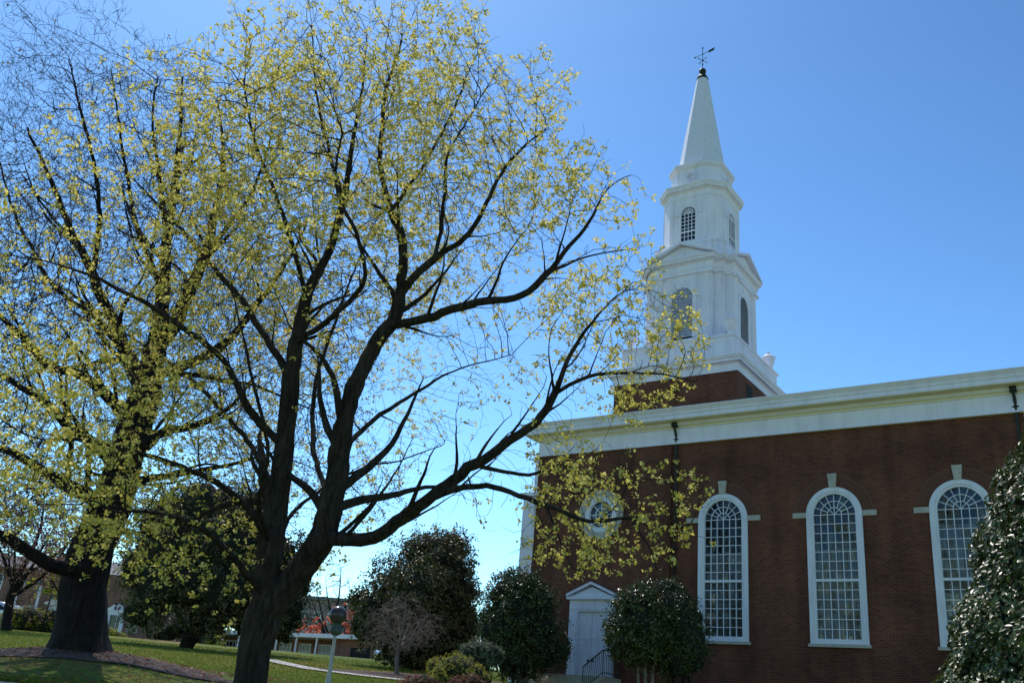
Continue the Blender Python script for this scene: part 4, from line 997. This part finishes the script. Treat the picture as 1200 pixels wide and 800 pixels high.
# hollies against the church wall
b = onground(607, 800, 38.2)
mg = [rel(*t[:3], b, *t[3:]) for t in [(605, 722, 38.2, 40), (598, 700, 38.2, 30), (612, 690, 38.2, 24), (590, 742, 38, 32), (622, 745, 38.2, 36), (608, 765, 38.2, 34), (640, 760, 38, 24), (632, 705, 38.4, 22), (577, 728, 38.2, 16)]]
evergreen('holly_tree', 'rounded glossy holly at the church corner left of the white door', b, mg, 30000, .10, .06, M['holly'], [(0, 0, 0, 0, 2, .09), (.25, 0, .4, 0, 2, .07), (-.2, .1, -.3, 0, 2, .06)], bark=M['bark_c'], core=.74, shell=.26, sub=4, group='glossy hollies by the church wall')
b = onground(755, 812, 34.3)
mg = [rel(*t[:3], b, *t[3:]) for t in [(750, 735, 34.3, 36), (748, 712, 34.3, 26), (755, 700, 34.3, 16), (740, 750, 34.2, 26), (765, 755, 34.4, 30), (730, 735, 34.3, 18), (772, 728, 34.4, 26)]]
evergreen('holly_tree', 'egg-shaped glossy holly beside the white door and its railing', b, mg, 26000, .095, .055, M['holly'], [(0, 0, 0, 0, 1.7, .07), (.2, 0, .3, 0, 1.7, .06), (-.25, 0, -.25, 0, 1.7, .05)], bark=M['bark_c'], core=.74, shell=.26, sub=4, group='glossy hollies by the church wall')
b = onground(800, 812, 34.4)
mg = [rel(*t[:3], b, *t[3:]) for t in [(797, 745, 34.4, 32), (790, 715, 34.5, 26), (785, 692, 34.6, 16), (808, 765, 34.2, 22), (800, 728, 34.4, 24), (790, 770, 34.4, 22)]]
evergreen('dark_yew', 'matt dark evergreen bush between the egg-shaped holly and the first arched window', b, mg, 13000, .075, .035, M['holly'], [(0, 0, 0, 0, 1.4, .07), (.2, .1, .2, 0, 1.4, .05)], core=.84, shell=.16)
# tall cone of glossy leaves at the right edge
dC = 12.5
q = at(1274, 700, dC); bz = gz(0, dC); top = at(1252, 415, dC)[2]-bz; z8 = at(1275, 800, dC)[2]-bz
cone = empty('cone_evergreen', (q[0], dC, bz)); tag(cone, 'tall conical evergreen with glossy glinting leaves at the right edge', 'tree')
RC = 1.93/(top-z8)**.92
n_ = 60000; tt = 1-np.sqrt(rng.uniform(0, 1, n_)); z = .15+tt*(top-.1); nc = 3800
a = rng.uniform(0, 2*np.pi, n_); cr_ = RC*np.clip(top+.1-z, 0, 9)**.92*(1+.025*np.sin(z*4.4+a)+.03*np.sin(a*3+z*1.7))
# shoots: leaves gather in small sprays pushed in and out of the outline
key = (np.floor(a*9+np.sin(z*3))*131+np.floor(z*6+np.sin(a*5)*.8)*17).astype(int); hsh = np.abs(np.sin(key*12.9898)*43758.5453) % 1
cr_ = cr_-.16*hsh+.07*np.sin(a*4+z*2.3)+.05*np.sin(z*6.1+a*2)-np.abs(rng.normal(0, .07, n_))
P = np.stack([cr_*np.cos(a), cr_*np.sin(a), z], 1)
N_ = np.stack([np.cos(a), np.sin(a), np.full(n_, .75)], 1)
V, F = leaves(P, N_, .088, .046, .55, .18, down=.5)
mk_np('crown', V, F, M['cone_holly'], cone)
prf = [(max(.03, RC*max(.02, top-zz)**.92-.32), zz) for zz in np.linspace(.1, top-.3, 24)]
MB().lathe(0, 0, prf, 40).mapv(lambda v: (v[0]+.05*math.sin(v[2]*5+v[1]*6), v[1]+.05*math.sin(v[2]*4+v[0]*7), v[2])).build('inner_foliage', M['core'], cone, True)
MB().tube([(0, 0, -.2), (0, 0, 1.5)], .12).build('trunk', M['bark_b'], cone, True)

# clipped shrubs
def clipped(name, label, base, lobes, n, L, W, mat, cat='shrub', group=None, core=.9, jit=.6, shell=.07):
    return evergreen(name, label, base, lobes, n, L, W, mat, [], cat, core=core, group=group, jit=jit, shell=shell)
def shrub(name, label, d, pts, n, L, W, mat, group=None, shell=.08, core=.9):
    b = onground(pts[0][0], 800, d); lo = [rel(p[0], p[1], d+(p[3] if len(p) > 3 else 0), b, p[2], *(p[4:])) for p in pts]
    return clipped(name, label, b, lo, n, L, W, mat, group=group, shell=shell, core=core)
shrub('clipped_mound', 'yellow-green clipped shrub in a broad sloping mound', 34.5, [(532, 785, 17), (545, 787, 16), (556, 793, 14), (522, 790, 14), (566, 796, 9), (536, 779, 12)], 9000, .04, .022, M['yew'])
shrub('clipped_globe', 'grey-green clipped shrub shaped as a flattened globe above the yellow mound', 35.6, [(561, 764, 14), (550, 766, 12), (572, 767, 13), (563, 771, 14), (580, 770, 9), (566, 782, 10), (566, 795, 10)], 9000, .045, .025, M['grey_yew'])
shrub('clipped_cone', 'small yellow-green clipped cone in front of the broad mound', 32.5, [(514, 797, 9), (514, 790, 7), (515, 784, 4.5), (514, 803, 10)], 4000, .035, .02, M['yew'])
shrub('clipped_box', 'yellowish squared shrub at the left foot of the broad mound', 36.5, [(509, 780, 8), (516, 780, 8), (512, 786, 9), (507, 776, 5), (518, 775, 5)], 4000, .04, .022, M['yew'])
shrub('rusty_shrub', 'low reddish-brown shrub at the bottom, left of the clipped cone', 31.5, [(484, 803, 11), (495, 801, 10), (474, 806, 10), (503, 803, 9)], 3500, .06, .035, M['rust'], group='low rusty shrubs', shell=.2, core=.8)
shrub('rusty_shrub', 'low speckled brown shrub at the bottom, right of the clipped cone', 31.8, [(540, 803, 10), (552, 802, 10), (562, 806, 9), (532, 806, 8)], 3500, .06, .035, M['rust'], group='low rusty shrubs', shell=.2, core=.8)
b = onground(45, 743, 56)
evergreen('hedge', 'clipped yellow-topped hedge on the lawn beside the silver car', b, [(x, 0, .55, .62, 1) for x in np.arange(-1.6, 1.2, .42)]+[(x, .1, .35, .6) for x in np.arange(-1.6, 1.2, .42)], 7000, .08, .05, M['yew'], [], 'hedge', core=.88)
b = onground(136, 748, 90)
evergreen('door_shrub', 'small pale-flowered shrub beside the far white doorway', b, [(0, 0, .4, .45), (.5, .1, .3, .4), (-.6, 0, .55, .5)], 1800, .1, .06, M['yew'], [], 'shrub')
b = onground(196, 752, 63)
evergreen('leafy_shrub', 'speckled leafy shrub under the dark evergreen, before the brick building', b, [(0, 0, .9, .9), (.9, .1, 1.1, .8), (-.9, .1, .7, .7), (1.7, 0, .7, .7)], 4500, .15, .09, M['holly'], [], 'shrub', core=.8)
b = onground(236, 757, 80)
evergreen('garden_shrub', 'pale green shrub between the far porch posts and the dark evergreen trunk', b, [(0, 0, .9, .9), (.8, 0, .8, .8), (-.9, 0, 1.2, .8)], 2500, .18, .1, M['yew'], [], 'shrub')

# ------------------------------------------------------------------ lamp post
q = at(394, 720, 26.0); LX = q[0]; zg = gz(0, 26); H = q[2]-zg
lp = empty('lamp_post', (at(385, 790, 26)[0]+.02, 26, zg)); tag(lp, 'grey lamp post with a dark smoked globe on the lawn', 'street lamp')
MB().lathe(0, 0, [(.14, -.1), (.14, .05), (.1, .1), (.065, .35), (.055, .5), (.045, H-.62), (.045, H-.5)], 14).build('pole', M['lamp_pole'], lp, True)
MB().lathe(0, 0, [(.05, H-.52), (.12, H-.49), (.165, H-.44), (.17, H-.36), (.13, H-.31), (.1, H-.29), (.12, H-.26), (.1, H-.2)], 20).build('collar', M['lamp_collar'], lp, True)
gl = [(.235*math.sin(pi*k/14), H-.235*math.cos(pi*k/14)) for k in range(1, 14)]
MB().lathe(0, 0, gl, 28).build('globe', M['lamp_globe'], lp, True)

# ------------------------------------------------------------------ far buildings
def window_far(root, x, z, w_, h_, y, mat=None, frame='white', cols=2, rows=2, depth=.06):
    a = [(x-w_/2, z), (x+w_/2, z), (x+w_/2, z+h_), (x-w_/2, z+h_)]; i_ = [(x-w_/2+.09, z+.09), (x+w_/2-.09, z+.09), (x+w_/2-.09, z+h_-.09), (x-w_/2+.09, z+h_-.09)]
    mb = MB().band_y(a, i_, y-depth, y, closed=True)
    for k in range(1, cols): xx = x-w_/2+w_*k/cols; mb.box(xx-.025, xx+.025, y-depth*.7, y-.004, z+.09, z+h_-.09)
    for k in range(1, rows): zz = z+h_*k/rows; mb.box(x-w_/2+.09, x+w_/2-.09, y-depth*.7+.003, y-.006, zz-.03, zz+.03)
    f = mb.build('window', M[frame], root)
    MB().box(x-w_/2+.05, x+w_/2-.05, y-.012, y+.03, z+.05, z+h_-.05).build('glass', M['glassdark'], f)
    return f
# long low arcaded building
pL, pR = at(343, 774, 92), at(500, 793, 84)
dv = np.array([pR[0]-pL[0], pR[1]-pL[1]]); ang = math.atan2(dv[1], dv[0])
lo = empty('arcade_building', (pL[0], pL[1], 4.75), ang); tag(lo, 'long low brick building with a flat pale roof and a slim-posted porch', 'building')
XL, XR = -17.0, 11.5
MB().box(XL, XR, 2.4, 9, -1, 2.75).build('wall', M['brick_far'], lo)
MB().box(4.0, XR, .5, 2.399, -1, 2.74).build('wall', M['brick_far'], lo)
MB().box(XL-.5, XR+.4, -.4, 9.6, 2.76, 3.12).build('roof', M['white'], lo)
MB().box(XL-.4, XR+.3, -.3, 2.39, -.5, .35).build('porch_floor', M['concrete'], lo)
for x in np.arange(XL, 4.2, 2.45): MB().box(x-.07, x+.07, -.15, 0, .352, 2.757).build('post', M['white'], lo)
for x in np.arange(XL+1.4, 3.5, 2.45): window_far(lo, x, .9, 1.5, 1.5, 2.39, cols=3)
MB().box(6.2, 8.4, .46, .498, -.2, 2.1).build('dark_opening', M['black'], lo)
# distant multi-storey block
pB = at(372, 735, 190)
m_db = m_noise('distant_masonry', (.22, .17, .16), (.27, .21, .2), .4, .9)
blk = empty('distant_block', (pB[0], 190, 6), -.1); tag(blk, 'distant brown-grey multi-storey block above the red-leaved trees', 'building')
MB().box(-7, 16, 0, 14, -3, 15.0).build('wall', m_db, blk)
MB().box(-7.4, 16.4, -.4, 14.4, 15.0, 15.6).build('roof', M['roof'], blk)
for z in (3.5, 7.2, 10.9):
    for x in np.arange(-5.5, 15, 2.6): window_far(blk, x, z, 1.3, 1.9, 0, depth=.1)
# brick building at the left
q = at(131, 745, 98); gzl = gz(q[0], 98)
ph = empty('brick_hall', (q[0], 98, gzl-.1), rad(-8)); tag(ph, 'brick building at the left with a white scroll-topped doorway', 'building')
hw = MB().box(-24, 7.0, 0, 10, -1.5, 6.3).build('wall', M['brick_far'], ph)
hr = MB().add([(-24.5, -.5, 6.31), (7.5, -.5, 6.31), (7.5, 5, 8.2), (-24.5, 5, 8.2), (7.5, 10.5, 6.31), (-24.5, 10.5, 6.31)], [(0, 1, 2, 3), (3, 2, 4, 5), (0, 3, 5), (1, 4, 2), (0, 5, 4, 1)]).build('roof', M['roof'], ph)
dr = MB()
for s in (-1, 1):
    a, c_ = sorted((s*.55, s*.92)); dr.box(a, c_, -.2, -.002, 0, 2.5)
dr.box(-1.0, 1.0, -.24, -.002, 2.5, 2.85); dr.box(-1.12, 1.12, -.32, -.002, 2.85, 2.97)
for s in (-1, 1):   # broken scroll pediment
    pts = [(s*1.1, 2.98), (s*1.1, 3.08)]+[(s*(1.1-.85*t), 3.08+.52*t**1.6) for t in (.25, .5, .75, 1)]+[(s*.16, 3.56), (s*.2, 3.36), (s*.34, 3.3), (s*.3, 2.98)]
    dr.prism_y(pts if s < 0 else pts[::-1], -.28, -.003)
dr.lathe(0, -.15, [(.1, 2.98), (.05, 3.08), (.13, 3.22), (.14, 3.36), (.05, 3.5), (.02, 3.62)], 12)
ds = dr.build('doorway', M['white'], ph)
MB().box(-.54, .54, -.06, -.003, 0, 2.49).build('door', M['glassdark'], ds)
MB().box(.12, .17, -.1, -.061, 0, 2.49).build('door_stile', M['white'], ds)
for x in (1.9, 3.9, 5.9): window_far(ph, x, 1.0, 1.15, 1.75, 0, frame='stone' if x < 3 else 'white')
for x in (-13.5, -11, -8.5, -5.5, -3.0, 1.9, 3.9, 5.9): window_far(ph, x, 4.1, 1.1, 1.6, 0)
for x in (-12.5, -9.5, -3): window_far(ph, x, 1.0, 1.15, 1.75, 0)
# notice board with a pale domed cap
q = at(65, 730, 56); sb = empty('notice_board', (q[0], 56, gz(0, 56)), rad(-8)); tag(sb, 'pale notice board with three dark lines beside the thick trunk', 'sign')
MB().box(-.62, .62, -.05, .05, .75, 1.75).build('panel', M['white'], sb)
for x in (-.66, .66): MB().box(x-.05, x+.05, -.06, .06, -.2, 2.0).build('post', M['iron'], sb)
tx = MB(); rr = random.Random(5)
for zz, n_, x0 in ((1.5, 6, -.1), (1.27, 6, -.1), (1.03, 4, .0)):
    for k in range(n_): tx.box(x0+k*.1-.0, x0+k*.1+.06, -.058, -.051, zz-.045, zz+.05)
tag(tx.build('lettering', M['iron'], sb), kind='stuff')
q = at(61, 706, 62); hd = empty('lamp_canopy', (q[0], 62, gz(0, 62)), 0); tag(hd, 'tall dark post carrying a shallow white dome lit from above', 'lamp')
Hc = q[2]-gz(0, 62)
MB().lathe(0, 0, [(.06, 0), (.05, Hc-.1)], 8).build('pole', M['iron'], hd)
MB().lathe(0, 0, [(.42, Hc-.1), (.42, Hc-.05), (.33, Hc+.04), (.18, Hc+.1), (.03, Hc+.12)], 20).build('lamp_shade', M['white'], hd, True)
for (px, d, lab) in ((39, 60, 'slim white post behind the hedge, nearest the notice board'), (12, 58, 'slim white post behind the silver car')):
    q = at(px, 722, d); tag(MB().box(-.06, .06, -.06, .06, -.3, 2.6).build('white_post', M['white']), lab, 'post', 'slim white posts behind the hedge').location = (q[0], d, gz(0, d))
# cars
def car(name, label, loc, rz, paint):
    root = empty(name, loc, rz); tag(root, label, 'car', 'parked cars')
    pr = [(-2.1, .35), (-2.15, .62), (-2.05, .82), (-1.35, .93), (-.75, 1.36), (.0, 1.46), (.95, 1.42), (1.6, 1.05), (2.1, .95), (2.2, .6), (2.15, .35)]
    n = len(pr); V = []; 
    lay = [(-.86, .0, .96), (-.80, .02, 1.0), (.80, .02, 1.0), (.86, .0, .96)]
    for (y, o, s) in lay:
        for x, z in pr:
            yy = y*(.82 if z > 1.0 else 1); V.append((x*(s), yy, z*(1 if s == 1 else .985)))
    F = [(j*n+i, j*n+(i+1) % n, (j+1)*n+(i+1) % n, (j+1)*n+i) for j in range(3) for i in range(n)]+[tuple(range(n)), tuple(3*n+i for i in range(n))[::-1]]
    mb = MB().add(V, F); mb.build('body', paint, root, True)
    for s in (-1, 1):
        pts = [(-1.18, .97), (-.68, 1.3), (.02, 1.38), (.9, 1.34), (1.35, 1.04)]
        y0 = s*.725; MB().add([(x, s*(.83 if z < 1.1 else .725), z) for x, z in pts]+[(x, s*.5, z) for x, z in pts], [tuple(range(5)), tuple(range(5, 10))]+[(i, (i+1) % 5, 5+(i+1) % 5, 5+i) for i in range(5)]).build('window', M['glassdark'], root)
    for x in (-1.35, 1.35):
        for y in (-.8, .8):
            wh = MB().lathe(0, 0, [(.2, -.11), (.31, -.11), (.33, -.07), (.33, .07), (.31, .11), (.2, .11)], 18).mapv(lambda v: (x+v[0], y+v[2], .33+v[1])).build('wheel', M['tyre'], root)
            MB().lathe(0, 0, [(.02, -.118), (.19, -.115), (.19, .115), (.02, .118)], 14).mapv(lambda v: (x+v[0], y+v[2], .33+v[1])).build('rim', M['silver'], wh)
    for s in (-1, 1): MB().box(-2.16, -2.05, s*.62-.14, s*.62+.14, .62, .76).build('headlight', M['white'], root)
    return root
q = at(6, 734, 58); car('parked_car', 'silver car behind the hedge at the left edge', (q[0]-.5, 58, gz(0, 58)-.1), rad(170), M['silver'])
q = at(479, 778, 64); car('parked_car', 'pale car seen through the bare dogwood branches', (q[0], 64, gz(0, 64)-.25), rad(20), M['silver'])
q = at(503, 774, 60); car('parked_car', 'red car with a pale roof rail just left of the clipped shrubs', (q[0], 60, gz(0, 60)-.2), rad(10), M['car_red'])
q = at(492, 786, 50); lw_ = MB().box(-1.5, 1.8, 0, .35, -.4, .55); lw_.box(-1.55, 1.85, -.04, .39, .552, .64, 1)
o = lw_.build('low_brick_wall', [M['brick_far'], M['stone']]); o.location = (q[0], 50, gz(0, 50)); tag(o, 'low stone-capped brick wall left of the clipped shrubs', 'wall')

# distant tree line beyond the crest
pts = []; 
for k in range(260):
    x = -190+k*1.5+rng.uniform(-1, 1); h = 6.5+2.5*math.sin(k*.21)+1.6*math.sin(k*.57+1)+rng.uniform(-1, 1)
    n_ = 90; P = np.stack([x+rng.normal(0, 1.6, n_), 235+rng.normal(0, 3, n_), 5+rng.uniform(0, 1, n_)**.7*h], 1); pts.append(P)
P = np.concatenate(pts); V, F = leaves(P, np.tile([[0, -.5, .4]], (len(P), 1)), 1.3, .9, .8)
tag(mk_np('distant_woods', V, F, M['pinktwig']), kind='stuff')
# grass
n_ = 110000
gx = rng.uniform(-1, 1, n_); gy = 20.3+rng.uniform(0, 1, n_)**1.4*34
gx = -gy*.30+gx*gy*.34
def in_bad(x, y):
    return ((x+10)**2/25+(y-25)**2/16 < 1) | ((x+2.2)**2/15+(y-39.6)**2/6.8 < 1)
k = ~in_bad(gx, gy); gx, gy = gx[k], gy[k]; n_ = len(gx)
gzv = np.where(gy < 60, .077*gy, 4.62)
dd = np.hypot(gx+10, gy-25); gzv = gzv+.55*np.exp(-(dd/3.2)**2)
B0 = np.stack([gx, gy, gzv-.015], 1); a = rng.uniform(0, 6.28, n_); wv = np.stack([np.cos(a), np.sin(a), np.zeros(n_)], 1)*rng.uniform(.008, .022, (n_, 1))
tp_ = B0+np.stack([rng.normal(0, .02, n_), rng.normal(0, .02, n_), rng.uniform(.03, .075, n_)], 1)
V = np.stack([B0-wv, B0+wv, tp_], 1).reshape(-1, 3); F = np.arange(3*n_).reshape(-1, 3)
tag(mk_np('grass', V, F, M['grass']), kind='stuff')
# fallen bits on the mulch and lawn
n_ = 2500; a = rng.uniform(0, 6.28, n_); rr_ = rng.uniform(0, 1, n_)**.6*5.5; lx, ly = -10+rr_*np.cos(a)*1.3, np.maximum(20.4, 25+rr_*np.sin(a))
lz = .077*ly+.55*np.exp(-((np.hypot(lx+10, ly-25))/3.2)**2)+.02
V, F = leaves(np.stack([lx, ly, lz], 1), np.tile([[0, 0, 1.]], (n_, 1)), .09, .05, .35)
tag(mk_np('leaf_litter', V, F, M['rust']), kind='stuff')
